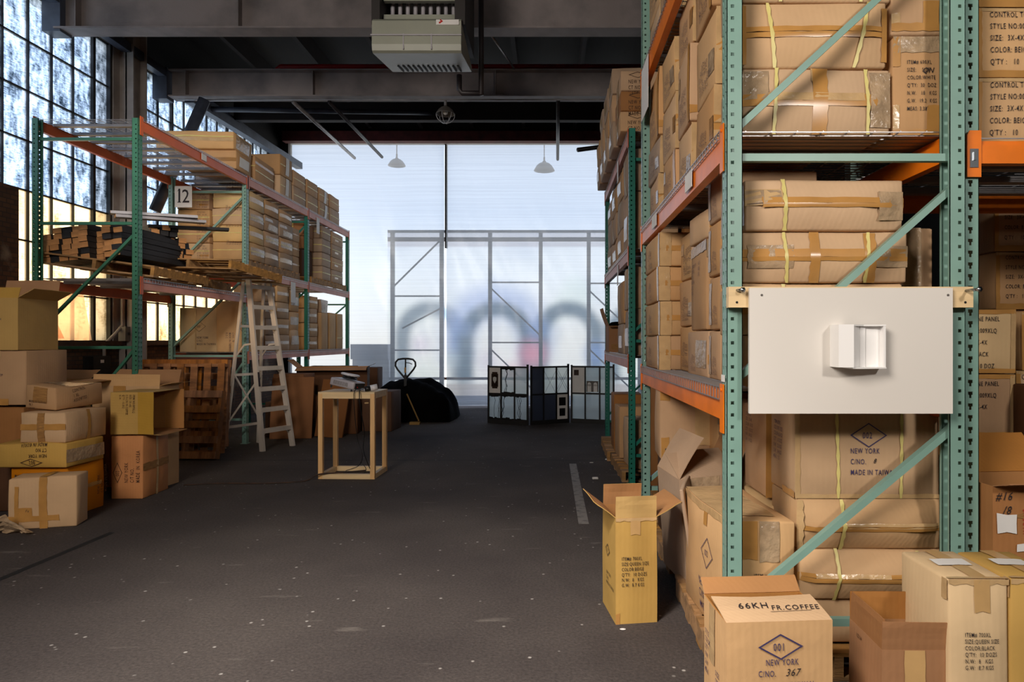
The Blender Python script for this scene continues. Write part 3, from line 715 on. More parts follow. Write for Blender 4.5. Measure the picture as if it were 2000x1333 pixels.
# ------------------------------------------------------------------ pallet racks
def post(parent, x, y, H, web, mt, wx=.066, dy=.076, t=.003, pitch=.0508, zoff=.03, hx=.36):
    """channel upright; web = -1 or +1: which x side the slotted face is on"""
    mb = MB(); n_ = int((H - .08) / pitch); s_ = .007
    vz = [0]; 
    for k in range(n_):
        z = zoff + .04 + k * pitch; vz += [z - s_, z + s_]
    vz.append(H)
    us = [0, wx * hx - s_, wx * hx + s_, wx] if web < 0 else [0, wx * (1 - hx) - s_, wx * (1 - hx) + s_, wx]
    hole = lambda i, j: i == 1 and j % 2 == 1
    mb.plate((x, y, 0), (1, 0, 0), (0, 0, 1), (0, t, 0), us, vz, hole)
    mb.plate((x, y + dy - t, 0), (1, 0, 0), (0, 0, 1), (0, t, 0), us, vz, hole)
    wz = [0]
    for k in range(n_):
        z = zoff + .03 + k * pitch; wz += [z - .013, z - .002, z + .011]
    wz.append(H)
    uw = [0, dy * .24 - .008, dy * .24 - .0045, dy * .24 + .0045, dy * .24 + .008, dy * .76 - .008, dy * .76 - .0045, dy * .76 + .0045, dy * .76 + .008, dy]
    def hw(i, j):
        if j == 0 or j == len(wz) - 2: return False
        k = (j - 1) % 3
        if k == 1: return i in (1, 2, 3, 5, 6, 7)
        if k == 0: return i in (2, 6)
        return False
    X = x if web < 0 else x + wx - t
    mb.plate((X, y, 0), (0, 1, 0), (0, 0, 1), (t, 0, 0), uw, wz, hw)
    X2 = x + wx - t if web < 0 else x
    mb.box((X2, y, 0), (X2 + t, y + .014, H)); mb.box((X2, y + dy - .014, 0), (X2 + t, y + dy, H))
    mb.box((x - .015, y - .02, 0), (x + wx + .015, y + dy + .02, .006))
    return mb.build('post', mt, parent)

def frame(parent, x0, x1, y, H, mt, hor, diag, cyb=.038):
    f = bpy.data.objects.new('upright_frame', None); C.objects.link(f); f.parent = parent
    post(f, x0, y, H, -1, mt); post(f, x1 - .066, y, H, 1, mt)
    for z in hor:
        mb = MB(); mb.bar((x0 + .05, y + cyb, z), (x1 - .05, y + cyb, z), .03, .032, up=(0, 0, 1)); mb.build('horizontal_brace', mt, f)
    for (xa, za, xb, zb) in diag:
        mb = MB(); mb.bar((xa, y + cyb + .002, za), (xb, y + cyb + .002, zb), .028, .034, up=(0, 1, 0)); mb.build('diagonal_brace', mt, f)
    return f

def rack_beam(parent, x, side, y0, y1, zt, mt, h=.12, tags=(), conn_mt=None):
    """beam along y on the slotted face; side -1: aisle at -x"""
    mb = MB(); t = .045; xo = x; xi = x - side * -1 * 0
    prof = [(0, 0), (t * .999, 0), (t * .999, h - .03), (t * .62, h - .03), (t * .62, h), (0, h)]
    if side < 0: P_ = [(xo - .004 + a, b) for a, b in prof]
    else: P_ = [(xo + .004 - a, b) for a, b in prof][::-1]
    mx = Matrix(((1, 0, 0, 0), (0, 0, 1, 0), (0, 1, 0, zt - h), (0, 0, 0, 1)))
    mb.prism(P_, y0, y1, 0, mx); b = mb.build('beam', mt, parent)
    for ya, yb in ((y0 - .05, y0 + .004), (y1 - .004, y1 + .05)):
        c = MB(); xa = xo - .01 if side < 0 else xo + .004
        c.box((xa, ya, zt - h - .055), (xa + .006, yb, zt + .03)); c.cyl((xa - .004, (ya + yb) / 2, zt + .005), (xa + .01, (ya + yb) / 2, zt + .005), .007, 8)
        c.build('connector_plate', conn_mt or mt, b)
    for (ya, yb, za, zb) in tags:
        c = MB(); xa = xo - .0165 if side < 0 else xo + .0135
        c.box((xa, ya, zt + za), (xa + .003, yb, zt + zb)); c.build('paper_tag', 'paper', b)
    return b

def wire_deck(x0, x1, y0, y1, z, label, mt='steel_wire', drop=(0, 0), group=None, pitch=.052):
    """welded wire deck on three channels; drop: length the wires fold over the beam at x0 / x1"""
    root = empty('wire_deck', ((x0 + x1) / 2, (y0 + y1) / 2, z), 0, label, 'wire deck', group); cx, cy_ = (x0 + x1) / 2, (y0 + y1) / 2
    mb = MB(); w_ = .0045; n_ = int((y1 - y0) / pitch)
    for i in range(n_ + 1):
        y = y0 - cy_ + (y1 - y0) * i / n_
        mb.box((x0 - cx, y - w_ / 2, .003), (x1 - cx, y + w_ / 2, .003 + w_))
        if drop[0]: mb.box((x0 - cx - w_, y - w_ / 2, -drop[0]), (x0 - cx, y + w_ / 2, .003 + w_))
        if drop[1]: mb.box((x1 - cx, y - w_ / 2, -drop[1]), (x1 - cx + w_, y + w_ / 2, .003 + w_))
    for i in range(10):
        x = x0 - cx + (x1 - x0) * i / 9; mb.box((x - w_ / 2, y0 - cy_, .003 + w_), (x + w_ / 2, y1 - cy_, .003 + 2 * w_))
    if drop[0]: mb.box((x0 - cx - 2 * w_, y0 - cy_, -drop[0]), (x0 - cx - w_, y1 - cy_, -drop[0] + w_))
    if drop[1]: mb.box((x1 - cx + w_, y0 - cy_, -drop[1]), (x1 - cx + 2 * w_, y1 - cy_, -drop[1] + w_))
    mb.build('wire_mesh', mt, root)
    for k in range(4):
        y = y0 - cy_ + (y1 - y0) * (k + .5) / 4; c = MB(); c.box((x0 - cx + .06, y - .03, -.03), (x1 - cx - .06, y + .03, 0)); c.build('channel', 'steel_deck', root)
    return root

# --- window-side rack: three bays
LX0, LX1 = -5.57, -4.43; LF = [7.15, 9.70, 12.15, 14.6]
rk = empty('pallet_rack', ((LX0 + LX1) / 2, LF[0], 0), 0, 'long green and orange pallet rack with three bays along the windows', 'pallet rack')
def shift(parent_loc): return Matrix.Translation(-Vector(parent_loc))
def in_world(root, fn):
    """build children in world coordinates, then make them local to the root"""
    before = set(bpy.data.objects); fn(); inv = Matrix.Translation(root.location).inverted()
    for o in set(bpy.data.objects) - before:
        if o.parent == root: o.location = inv @ o.location
def L_rack():
    H = 3.90
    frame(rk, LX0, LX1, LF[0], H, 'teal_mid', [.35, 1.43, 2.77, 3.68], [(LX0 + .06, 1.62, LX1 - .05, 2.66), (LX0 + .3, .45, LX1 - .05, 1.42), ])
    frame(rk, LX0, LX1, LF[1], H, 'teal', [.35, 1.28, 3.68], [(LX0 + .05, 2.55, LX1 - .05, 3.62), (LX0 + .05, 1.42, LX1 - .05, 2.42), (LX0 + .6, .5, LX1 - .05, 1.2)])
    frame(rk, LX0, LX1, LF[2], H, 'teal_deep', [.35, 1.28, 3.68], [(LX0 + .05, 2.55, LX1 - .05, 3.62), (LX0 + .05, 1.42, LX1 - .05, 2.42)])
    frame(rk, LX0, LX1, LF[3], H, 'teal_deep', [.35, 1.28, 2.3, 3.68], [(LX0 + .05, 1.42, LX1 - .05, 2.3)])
    for i in range(3):
        y0, y1 = LF[i] + .076, LF[i + 1]
        rack_beam(rk, LX1, 1, y0, y1, 3.90, 'orange_faded' if i == 0 else 'salmon', conn_mt='orange_faded', tags=((y0 + 1.2, y0 + 1.32, -.10, -.02),) if i == 0 else (((y0 + .35, y0 + .5, -.36, -.06),) if i == 2 else ()))
        rack_beam(rk, LX0, -1, y0, y1, 3.90, 'orange_faded')
    rack_beam(rk, LX1, 1, LF[0] + .076, LF[1], 2.17, 'salmon', h=.11, conn_mt='orange_faded'); rack_beam(rk, LX0, -1, LF[0] + .076, LF[1], 2.17, 'orange_faded')
    for i in (1, 2):
        y0, y1 = LF[i] + .076, LF[i + 1]
        rack_beam(rk, LX1, 1, y0, y1, 2.56, 'salmon', h=.11, conn_mt='orange_faded', tags=((y0 + 1.55, y0 + 1.75, -.40, -.05),) if i == 1 else ()); rack_beam(rk, LX0, -1, y0, y1, 2.56, 'orange_faded')
        rack_beam(rk, LX1, 1, y0, y1, 1.32, 'salmon', h=.1, conn_mt='orange_faded'); rack_beam(rk, LX0, -1, y0, y1, 1.32, 'orange_faded')
in_world(rk, L_rack)
for i, nm in enumerate(('over the lumber', 'over the ladder end', 'next to the curtain')):
    y0, y1 = LF[i] + .09, LF[i + 1] - .01; ym = (y0 + y1) / 2
    wire_deck(LX0 + .01, LX1 + .006, y0, ym - .01, 3.905, f'pale wire deck on the top shelf {nm}, nearer half', drop=(0, .02), group='wire decks of the window-side rack')
    wire_deck(LX0 + .01, LX1 + .006, ym + .01, y1, 3.905, f'pale wire deck on the top shelf {nm}, far half', drop=(0, .02), group='wire decks of the window-side rack')
    zz = 2.175 if i == 0 else 2.565
    wire_deck(LX0 + .01, LX1 + .006, y0, y1, zz, f'wire deck on the middle shelf {("under the lumber pallets", "above the ladder steps", "beside the curtain edge")[i]}', drop=(0, .035))
    if i: wire_deck(LX0 + .01, LX1 + .006, y0, y1, 1.325, f'wire deck on the lowest shelf {("", "behind the ladder", "beside the curtain edge")[i]}', drop=(0, .035))

# --- tall rack that carries the white board
AX0, AX1, AF = .745, 1.752, [2.81, 5.39]
rk = empty('pallet_rack', ((AX0 + AX1) / 2, AF[0], 0), 0, 'tall green pallet rack with orange beams carrying the white board', 'pallet rack')
def A_rack():
    frame(rk, AX0, AX1, AF[0], 4.8, 'teal', [.3, 2.283], [(AX0 + .055, .36, AX1 - .02, 1.14), (AX0 + .055, 1.34, AX1 - .02, 2.17), (AX0 + .055, 2.41, AX1 - .02, 3.27)])
    frame(rk, AX0, AX1, AF[1], 4.8, 'teal', [.3, 2.283], [(AX0 + .055, .36, AX1 - .02, 1.14), (AX0 + .055, 1.34, AX1 - .02, 2.17), (AX0 + .055, 2.41, AX1 - .02, 3.27)])
    y0, y1 = AF[0] + .076, AF[1]
    rack_beam(rk, AX0, -1, y0, y1, 1.285, 'orange_paint', h=.125); rack_beam(rk, AX1, 1, y0, y1, 1.285, 'orange_faded')
    rack_beam(rk, AX0, -1, y0, y1, 2.40, 'orange_paint', h=.12, tags=((y0 + .55, y0 + .72, -.10, -.01), (y0 + 1.7, y0 + 1.9, -.10, -.01))); rack_beam(rk, AX1, 1, y0, y1, 2.40, 'orange_paint')
    rack_beam(rk, AX0, -1, y0, y1, 3.67, 'orange_paint', h=.14, tags=((y1 - .42, y1 - .06, -.42, -.02),)); rack_beam(rk, AX1, 1, y0, y1, 3.67, 'orange_paint')
in_world(rk, A_rack)
for z, nm in ((1.29, 'lower shelf of the tall rack, edge over orange beam'), (2.405, 'middle shelf of the tall rack'), (3.675, 'high shelf of the tall rack')):
    wire_deck(AX0 - .0065, AX1, AF[0] + .09, AF[1] - .01, z, f'wire deck on the {nm}', drop=(.045 if z < 2 else .03, 0))

# --- second rack, nearer the curtain
BX0, BX1, BF = .82, 1.86, [6.93, 9.92]
rk = empty('pallet_rack', ((BX0 + BX1) / 2, BF[0], 0), 0, 'deep green pallet rack with salmon beams behind the tall rack', 'pallet rack')
def B_rack():
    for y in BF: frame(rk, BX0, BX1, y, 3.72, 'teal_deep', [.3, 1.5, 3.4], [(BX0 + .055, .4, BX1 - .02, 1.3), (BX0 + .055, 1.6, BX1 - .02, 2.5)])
    y0, y1 = BF[0] + .076, BF[1]
    for zt in (1.335, 2.465, 3.70):
        rack_beam(rk, BX0, -1, y0, y1, zt, 'salmon', h=.12, conn_mt='orange_faded', tags=((y0 + .9, y0 + 1.02, -.3, -.05),) if zt > 2 else ()); rack_beam(rk, BX1, 1, y0, y1, zt, 'orange_faded')
in_world(rk, B_rack)
for z, nm in ((1.34, 'lower'), (2.47, 'middle'), (3.705, 'top')):
    wire_deck(BX0 - .0065, BX1, BF[0] + .09, BF[1] - .01, z, f'wire deck on the {nm} shelf of the deep green rack', drop=(.03, 0), pitch=.065)

# --- rack behind the board, running away to the side: slotted face toward the camera
rk = empty('pallet_rack', (1.77, 2.86, 0), 0, 'green pallet rack with orange beam beside the tall rack, holding control top cartons', 'pallet rack')
def C_rack():
    f = bpy.data.objects.new('upright_frame', None); C.objects.link(f); f.parent = rk
    for y, nm in ((2.875, 1), (3.93, 0)):
        mb = MB(); H = 4.8; pitch = .0508; n_ = int(H / pitch) - 1; wz = [0]
        for k in range(n_):
            z = .05 + k * pitch; wz += [z - .016, z - .002, z + .012]
        wz.append(H); W = .082; uc = .045; uw = [0, uc - .010, uc - .005, uc + .005, uc + .010, W]
        def hw(i, j):
            if j in (0, len(wz) - 2): return False
            k = (j - 1) % 3
            return (k == 1 and i in (1, 2, 3)) or (k == 0 and i == 2)
        mb.plate((1.769, y, 0), (1, 0, 0), (0, 0, 1), (0, .003, 0), uw, wz, hw)
        mb.box((1.769, y, 0), (1.772, y + .07, H)); mb.box((1.848, y, 0), (1.851, y + .07, H)); mb.build('post', 'teal', f)
    for (x0, x1, y, zt) in ((1.853, 4.3, 2.865, 2.365), (1.853, 4.3, 3.95, 2.365)):
        mb = MB(); mb.box((x0, y, zt - .10), (x1, y + .045, zt - .02)); mb.box((x0, y + .012, zt - .02), (x1, y + .045, zt)); b = mb.build('beam', 'orange_paint', rk)
        c = MB(); c.prism([(1.79, zt - .16), (1.85, zt - .16), (1.85, zt + .04), (1.80, zt + .04), (1.79, zt + .02)], y - .008, y - .002, 0, Matrix(((1, 0, 0, 0), (0, 0, 1, 0), (0, 1, 0, 0), (0, 0, 0, 1)))); c.build('connector_plate', 'orange_paint', b)
        c = MB(); c.box((1.80, y - .012, zt - .12), (1.835, y - .008, zt - .04)); c.box((1.812, y - .018, zt - .09), (1.822, y - .011, zt - .055)); c.build('safety_clip', 'bolt', b)
in_world(rk, C_rack)
wire_deck(1.86, 4.2, 2.875, 3.95, 2.37, 'wire deck under the control top cartons beside the tall rack', pitch=.05)
# ------------------------------------------------------------------ pallets
def pallet(name, loc, rot, label, L_=1.2, W=1.0, mt='pallet_wood', group=None, nb=7, gap_seed=1, parts=True, missing=()):
    """L_ along x (boards), W along y; three stringers run along y"""
    root = empty(name, loc, 0, label, 'pallet', group, rot); r_ = random.Random(gap_seed)
    P_ = MB()
    def add(lo, hi, nm):
        if parts: mb = MB(); mb.box(lo, hi); mb.build(nm, mt, root)
        else: P_.box(lo, hi)
    for x in (-L_ / 2, -.02, L_ / 2 - .04): add((x, -W / 2, .018), (x + .04, W / 2, .108), 'stringer')
    for k in range(nb):
        if k in missing: continue
        y = -W / 2 + (W - .09) * k / (nb - 1); j = r_.uniform(-.006, .006); add((-L_ / 2 + j, y, .108), (L_ / 2 + j, y + .09, .126), 'top_board')
    for k in range(4):
        y = -W / 2 + (W - .1) * k / 3; add((-L_ / 2, y, 0), (L_ / 2, y + .1, .018), 'bottom_board')
    if not parts: P_.build('pallet_slats', mt, root)
    return root

# ------------------------------------------------------------------ WINDOW-SIDE RACK CONTENT
# lumber pallet, tilted on the near middle shelf
TIP = R(-7)
pallet('pallet', (-5.02, 7.90, 2.28), (0, -TIP * 1.0, R(2)), 'long tilted pallet under the black lumber, resting on the mid shelf', 1.30, 1.25, nb=8)
pallet('pallet', (-4.45, 8.86, 2.37), (R(-5), R(2.5), R(-12)), 'weathered pallet sticking out over the rack edge toward the ladder top', 1.25, 1.05, nb=7, gap_seed=4)
pallet('pallet', (-5.0, 9.0, 2.185), (0, 0, R(3)), 'flat pallet lying on the wire deck beneath the sticking-out pallet', 1.0, .8, nb=6, gap_seed=8)
def timber(c, L_, a, b_, rot, label, group):
    root = empty('timber', c, 0, label, 'timber', group, rot)
    mb = MB(); mb.box((-a / 2, .003, -b_ / 2), (a / 2, L_ - .003, b_ / 2)); mb.build('stained_length', 'black_wood', root)
    mb = MB(); mb.box((-a / 2, 0, -b_ / 2), (a / 2, .003, b_ / 2)); mb.build('sawn_end', 'raw_end' if rnd.random() < .82 else 'black_wood', root)
    return root
ca_, sa_ = math.cos(-TIP), math.sin(-TIP)
def tipped(x, z): return (-5.05 + x * ca_, 2.375 + 0 + x * -sa_ * -1 + z)
for ci in range(8):
    if ci == 5: continue
    for k in range(6 if ci < 7 else 5):
        u = -.52 + ci * .104 + (.04 if ci > 5 else 0); v = .03 + k * .064
        if ci == 0 and k > 4: continue
        x = -5.03 + u; z = 2.415 + u * .118 + v + .002
        y0 = 7.32 + (.12 if ci == 5 else 0) + rnd.uniform(-.02, .05)
        timber((x, y0, z), 1.3, .098, .060, (0, -.118, R(-2 + rnd.uniform(-.5, .5))), 'black-stained timber with raw sawn end, in the block on the tilted pallet', 'timbers in the block on the tilted pallet')
for i in range(5):
    timber((-5.03, 7.45, 2.415 + i * .064 + .03), 1.2, .098, .060, (0, -.118, R(-2)), 'black-stained timber with raw sawn end, in the block on the tilted pallet', 'timbers in the block on the tilted pallet')
k = 0
for row in range(6):
    for q in range(5 - row // 2):
        x = -4.98 + q * .112 * .67 + row * .02; z = 2.57 + row * .068; jj = rnd.uniform(-.07, .07); x -= jj * .74; yq = 8.22 + q * .112 * .75 + jj * .67
        timber((x, yq, z), .85, .09, .062, (0, 0, R(48 + rnd.uniform(-.8, .8))), 'short black timber in the loose pile above the sticking-out pallet', 'loose short black timbers'); k += 1
for (x, y, z, rz, ln, lb) in ((-4.70, 8.1, 2.98, -52, .95, 'grey weathered plank lying on top of the loose black timbers'), (-4.72, 8.05, 3.02, -58, .9, 'pale plank topmost on the loose black timbers'), (-4.55, 8.5, 2.94, -60, .9, 'black timber end jutting far toward the 12 sign cartons')):
    root = empty('plank', (x, y, z), 0, lb, 'plank', None, (R(2), R(0), R(rz)))
    mb = MB(); mb.box((-.07, -.5, -.016), (.07, ln - .5, .016)); mb.build('board', 'black_wood' if 'black timber end' in lb else 'plastic_grey', root)
    mb = MB(); mb.box((-.07, -.503, -.016), (.07, -.5, .016)); mb.build('sawn_end', 'raw_end', root)

# number board
r0 = empty('number_sign', (-5.42, 9.66, 3.44), 0, 'white paper sign with a black number 12 on the rack post', 'sign')
mb = MB(); mb.box((-.03, -.004, 0), (.22, 0, .31)); mb.build('sign_board', 'paper', r0)
mb = MB(); f = lambda ox, oz: (lambda x, y: (ox + x, -.006, oz + y))
mb.box((.025, -.008, .07), (.05, -.006, .27)); mb.box((.01, -.008, .07), (.065, -.006, .08)); mb.quad([(.005, -.007, .225), (.025, -.007, .245), (.05, -.007, .27), (.03, -.007, .27)])
put_text(mb, '2', f(.072, .07), .275, 0, .85); mb.build('printed_lettering', 'ink', r0)

BAND = [('F', 0, .54, 1, .58)]
bag = dict(bulge=.028, amp=.022, tapes=[('R', .08, .3, .95, .72, 'wrap')], straps=[('F', 0, .52, 1, .56), ('R', 0, .48, 1, .52)])
bag2 = dict(bulge=.022, amp=.02, tapes=[('R', .0, .38, .9, .66, 'tape_clear')], straps=[('F', 0, .50, 1, .54)])
bag3 = dict(bulge=.03, amp=.024, tapes=[('R', .2, .1, .98, .45, 'wrap'), ('R', 0, .6, .5, .8, 'wrap')])
endp = [('F', .52, .92, .030, SPEC, 'f', 90)]
GB2 = 'bulging wrapped cartons over the ladder'
# middle shelf, bay above the ladder
pallet('pallet', (-5.0, 10.84, 2.575), (0, 0, 0), 'low pallet under the bulging wrapped cartons on the middle shelf', 1.1, 1.95, nb=11, parts=False)
def colX(x0, x1, Ys, z, hs, names, mts, look, sty, tail, **kw):
    for i in range(len(Ys)):
        stack(x0, x1, Ys[i][0], Ys[i][1], z, hs[i] if isinstance(hs[0], (list, tuple)) else hs, f'{names[i]} {tail}', mts, look, styles=sty, **kw)
stack(-5.53, -5.05, 9.86, 10.5, 2.705, [.25, .25, .25, .26], 'in window-side pile behind the number sign', ('tan', 'kraft'), ('banded tan',), straps=[('F', 0, .5, 1, .55)], prints=[('F', .62, .9, .034, SPEC, 'f', 0)], tapes=[('F', .7, .2, .97, .3)])
stack(-5.00, -4.46, 9.86, 10.36, 2.705, [.27, .25, .25, .26], 'in aisle pile behind the rack brace', ('tan', 'pale'), ('banded printed tan',), styles=[dict(bag, prints=[('F', .36, .86, .036, SPEC, 'f', 90)]), dict(bag2, prints=[('F', .36, .9, .036, SPEC, 'f', 90)])])
colX(-4.98, -4.47, [(10.40, 10.95), (10.99, 11.52)], 2.705, [[.28, .25, .26, .22], [.27, .26, .25, .2]], ['in second aisle pile', 'in third aisle pile'], ('greyed', 'kraft'), ('bulging wrapped',), [bag2, bag, bag3], 'from the number sign')
stack(-4.98, -4.52, 11.58, 11.98, 2.705, [.3, .26, .24], 'in narrow pile beside the second rack post', ('kraft',), ('taped kraft',), tapes=[('R', 0, .45, 1, .55)])
# middle shelf, bay by the curtain
pallet('pallet', (-4.98, 13.4, 2.575), (0, 0, 0), 'low pallet under the brown cartons next to the curtain', 1.1, 2.1, nb=11, parts=False)
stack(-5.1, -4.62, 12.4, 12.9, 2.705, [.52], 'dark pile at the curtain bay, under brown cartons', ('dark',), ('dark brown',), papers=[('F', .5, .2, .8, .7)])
stack(-5.12, -4.60, 12.4, 12.9, 3.227, [.24, .25], 'of the brown pile in the curtain bay', ('brown',), ('plain reddish brown',), straps=[('F', .60, 0, .63, 1)])
stack(-4.96, -4.46, 13.0, 13.5, 2.705, [.27, .27, .27, .25], 'of pale pile behind the brown pile, curtain bay', ('greyed',), ('white-banded',), styles=[dict(straps=[('R', 0, .48, 1, .54), ('F', 0, .5, 1, .56)], bulge=.015, amp=.012)])
stack(-4.96, -4.46, 13.58, 14.3, 2.705, [.26, .26, .26, .26], 'of end pile touching the curtain, middle shelf', ('greyed', 'kraft'), ('creased',), styles=[dict(straps=[('R', 0, .55, 1, .6)], bulge=.015, amp=.012, tapes=[('R', .2, .3, .5, .45, 'tape_clear')])])
# top shelf
carton((-4.78, 9.55, 3.915), (.75, .50, .26), 'worn carton under the long flat box at the top shelf start', 'kraft', R(2), papers=[('R', .15, .2, .8, .75)], tapes=[('F', 0, .4, 1, .6, 'tape_dark')])
carton((-4.95, 9.55, 4.18), (1.05, .62, .24), 'long flat battered box, topmost at the top shelf start', 'tan', R(3), tapes=[('F', 0, .42, 1, .62, 'tape_clear'), ('R', .1, .1, .8, .9, 'wrap')], straps=[('F', 0, .66, 1, .72)], bulge=.02, amp=.02)
carton((-5.30, 10.78, 3.915), (.6, .6, .48), 'dim carton behind the long flat box near the window', 'greyed', R(4))
carton((-4.80, 10.45, 3.915), (.62, .78, .40), 'strapped kraft carton beside the battered flat box, top shelf', 'kraft', R(3), straps=[('F', 0, .58, 1, .62), ('R', 0, .42, 1, .46)], tapes=[('R', .0, .7, 1, .8)])
stack(-5.05, -4.46, 10.98, 11.48, 3.915, [.34, .34], 'in double pile after the strapped carton, top shelf', ('tan', 'kraft'), ('papered',), styles=[dict(papers=[('R', .4, .1, .68, .98)], straps=[('R', 0, .5, .4, .54)])])
for i, (a, b_, nm) in enumerate(((11.56, 12.12, 'first plain pile before the curtain'), (12.20, 12.75, 'second plain pile before the curtain'), (12.83, 13.38, 'third pile, with paper, before the curtain'), (13.46, 14.05, 'last pile against the curtain'))):
    stack(-5.0, -4.46, a, b_, 3.915, [.30, .27], f'of {nm}, top shelf', ('greyed', 'kraft'), ('pale',), styles=[dict(straps=[('R', 0, .45, 1, .50)], bulge=.01, amp=.012, papers=[('R', .45, .0, .7, .9)] if i == 2 else ())])
# lowest shelf
carton((-5.22, 10.15, 1.335), (.60, .5, .66), 'large carton with a faded diamond on the low shelf by the window', 'pale', R(3), prints=[('F', .42, .36, .045, ['NEW YORK', 'C/NO.', 'MADE IN TAIWAN'], 'f')], dia=[('F', .48, .58, .10, .08, '002', 'f')], tapes=[('F', .38, .05, .41, .98, 'tape_clear')], bulge=.014)
carton((-4.70, 10.1, 1.335), (.48, .5, .76), 'tall carton printed sideways on the low shelf behind the ladder', 'tan', R(-1), prints=[('F', .68, .38, .045, ['NEW YORK', 'C/NO. 78', 'MADE IN TAIWAN', 'R.O.C'], 'f', -90)], dia=[('F', .82, .50, .09, .05, '001', 'f', -90)], bulge=.012)
low = dict(bulge=.02, amp=.015, tapes=[('R', .0, .42, .9, .62, 'tape_clear')], straps=[('F', .44, 0, .47, 1)])
stack(-4.96, -4.46, 10.42, 10.78, 1.335, [.26] * 4, 'pile right behind the ladder rungs, low shelf', ('greyed',), ('shaded',), styles=[low])
stack(-4.96, -4.46, 10.86, 11.36, 1.335, [.27] * 4, 'pile seen just past the ladder, low shelf', ('tan',), ('taped pale',), styles=[low], papers=[])
stack(-4.96, -4.48, 11.42, 11.85, 1.335, [.35, .33, .36], 'sagging pile before the middle rack post, low shelf', ('tan',), ('swollen wrapped',), styles=[dict(bag, straps=[])])
stack(-5.05, -4.5, 12.35, 12.85, 1.335, [.25, .26, .27, .24], 'banded pile after the middle rack post, low shelf', ('kraft', 'tan'), ('banded',), styles=[low])
carton((-4.72, 13.18, 1.335), (.5, .36, .72), 'tall upright carton under the crumpled grey one, curtain bay', 'tan', 0)
carton((-4.72, 13.18, 2.06), (.48, .36, .26), 'crumpled grey wrapped carton on the tall upright carton', 'greyed', R(2), bulge=.02, amp=.03, tapes=[('R', 0, 0, 1, 1, 'wrap')])
carton((-4.72, 13.66, 1.335), (.5, .38, .74), 'middle of three tall upright cartons near the curtain, low shelf', 'tan', 0)
carton((-4.72, 14.14, 1.335), (.5, .38, .74), 'tall upright carton touching the curtain, low shelf', 'tan', 0, straps=[('R', 0, .3, 1, .32)])
# leaning pallets under the rack
pallet('pallet', (-4.90, 8.88, .60), (0, R(-84), R(92)), 'upright brown pallet leaning in front of the brick wall', 1.18, 1.15, 'pallet_old', nb=7, gap_seed=2)
pallet('pallet', (-4.62, 8.55, .42), (R(78), R(0), R(-2)), 'lower dark pallet leaning on the upright brown pallet', .85, .86, 'pallet_old', nb=5, gap_seed=5)
pallet('pallet', (-5.05, 9.25, .64), (R(86), 0, R(0)), 'old pallet standing behind the leaning brown pallets', 1.2, 1.2, 'pallet_old', nb=7, gap_seed=9)
# flattened cartons and dark boxes beneath the rack behind the stand
def sheet(loc, size, rot, label, mt):
    root = empty('cardboard_sheet', loc, 0, label, 'cardboard sheet', None, rot); B = Box(size[0], size[1], size[2], rnd.randint(1, 999), .004, .012)
    mb = MB(); B.body(mb, 0, .004); mb.build('sheet', mt, root); return root
sheet((-3.98, 10.2, 0), (.62, .03, .95), (R(-10), 0, R(8)), 'flattened brown cardboard leaning behind the ladder foot', 'umber')
sheet((-3.45, 10.35, 0), (.45, .04, .9), (R(-12), R(4), R(-6)), 'flattened orange-brown cardboard leaning behind the wooden stand', 'umber')
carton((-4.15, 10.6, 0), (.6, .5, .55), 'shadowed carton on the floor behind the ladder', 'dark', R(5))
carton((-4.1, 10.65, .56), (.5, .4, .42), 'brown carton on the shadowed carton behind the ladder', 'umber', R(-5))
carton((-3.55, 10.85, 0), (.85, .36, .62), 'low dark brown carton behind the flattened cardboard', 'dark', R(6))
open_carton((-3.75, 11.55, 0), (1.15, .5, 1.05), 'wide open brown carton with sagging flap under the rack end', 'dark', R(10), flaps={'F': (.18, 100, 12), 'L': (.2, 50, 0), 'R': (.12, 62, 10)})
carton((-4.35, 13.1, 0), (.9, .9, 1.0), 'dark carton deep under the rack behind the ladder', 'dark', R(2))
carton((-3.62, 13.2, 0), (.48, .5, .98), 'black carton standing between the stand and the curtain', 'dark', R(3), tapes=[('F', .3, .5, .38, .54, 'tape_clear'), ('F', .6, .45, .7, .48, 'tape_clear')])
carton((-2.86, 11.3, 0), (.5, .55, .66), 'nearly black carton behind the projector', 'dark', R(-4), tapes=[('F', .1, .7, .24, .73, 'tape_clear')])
pallet('pallet', (-3.95, 10.9, -.001), (0, 0, R(4)), 'floor pallet in shadow behind the ladder', .9, .3, 'pallet_old', nb=3, parts=False) if False else None

# ------------------------------------------------------------------ PILE OF LOOSE CARTONS BY THE WINDOW RACK
WY = dict(bulge=.008, amp=.01)
carton((-4.09, 5.43, 0), (.475, .22, .41), 'open-cornered pale carton with torn clear wrap, front of floor pile', 'tan', R(15), tapes=[('F', .46, .0, .58, 1.0), ('F', .10, .25, .36, .42), ('F', .10, .1, .16, .85), ('F', .0, .15, .75, .26), ('T', .46, 0, .58, 1)], hand=[('F', .26, .4, .03, ['Fx'])], **WY)
r0 = empty('torn_wrap', (-4.22, 5.16, 0), 0, 'torn clear plastic wrap crumpled at the front carton foot', 'plastic wrap')
mb = MB(); r_ = random.Random(4)
for j in range(7):
    for i in range(9):
        mb.v.append((-.16 + .36 * i / 8 + r_.uniform(-.02, .02), -.04 + .07 * j / 6 * -1 + r_.uniform(-.02, .02) + .05, .004 + .16 * (1 - abs(i - 4) / 5) * (j / 6) + r_.uniform(0, .015)))
for j in range(6):
    for i in range(8): a = j * 9 + i; mb.f.append((a, a + 1, a + 10, a + 9)); mb.m.append(0)
mb.build('crumpled_film', 'wrap', r0)
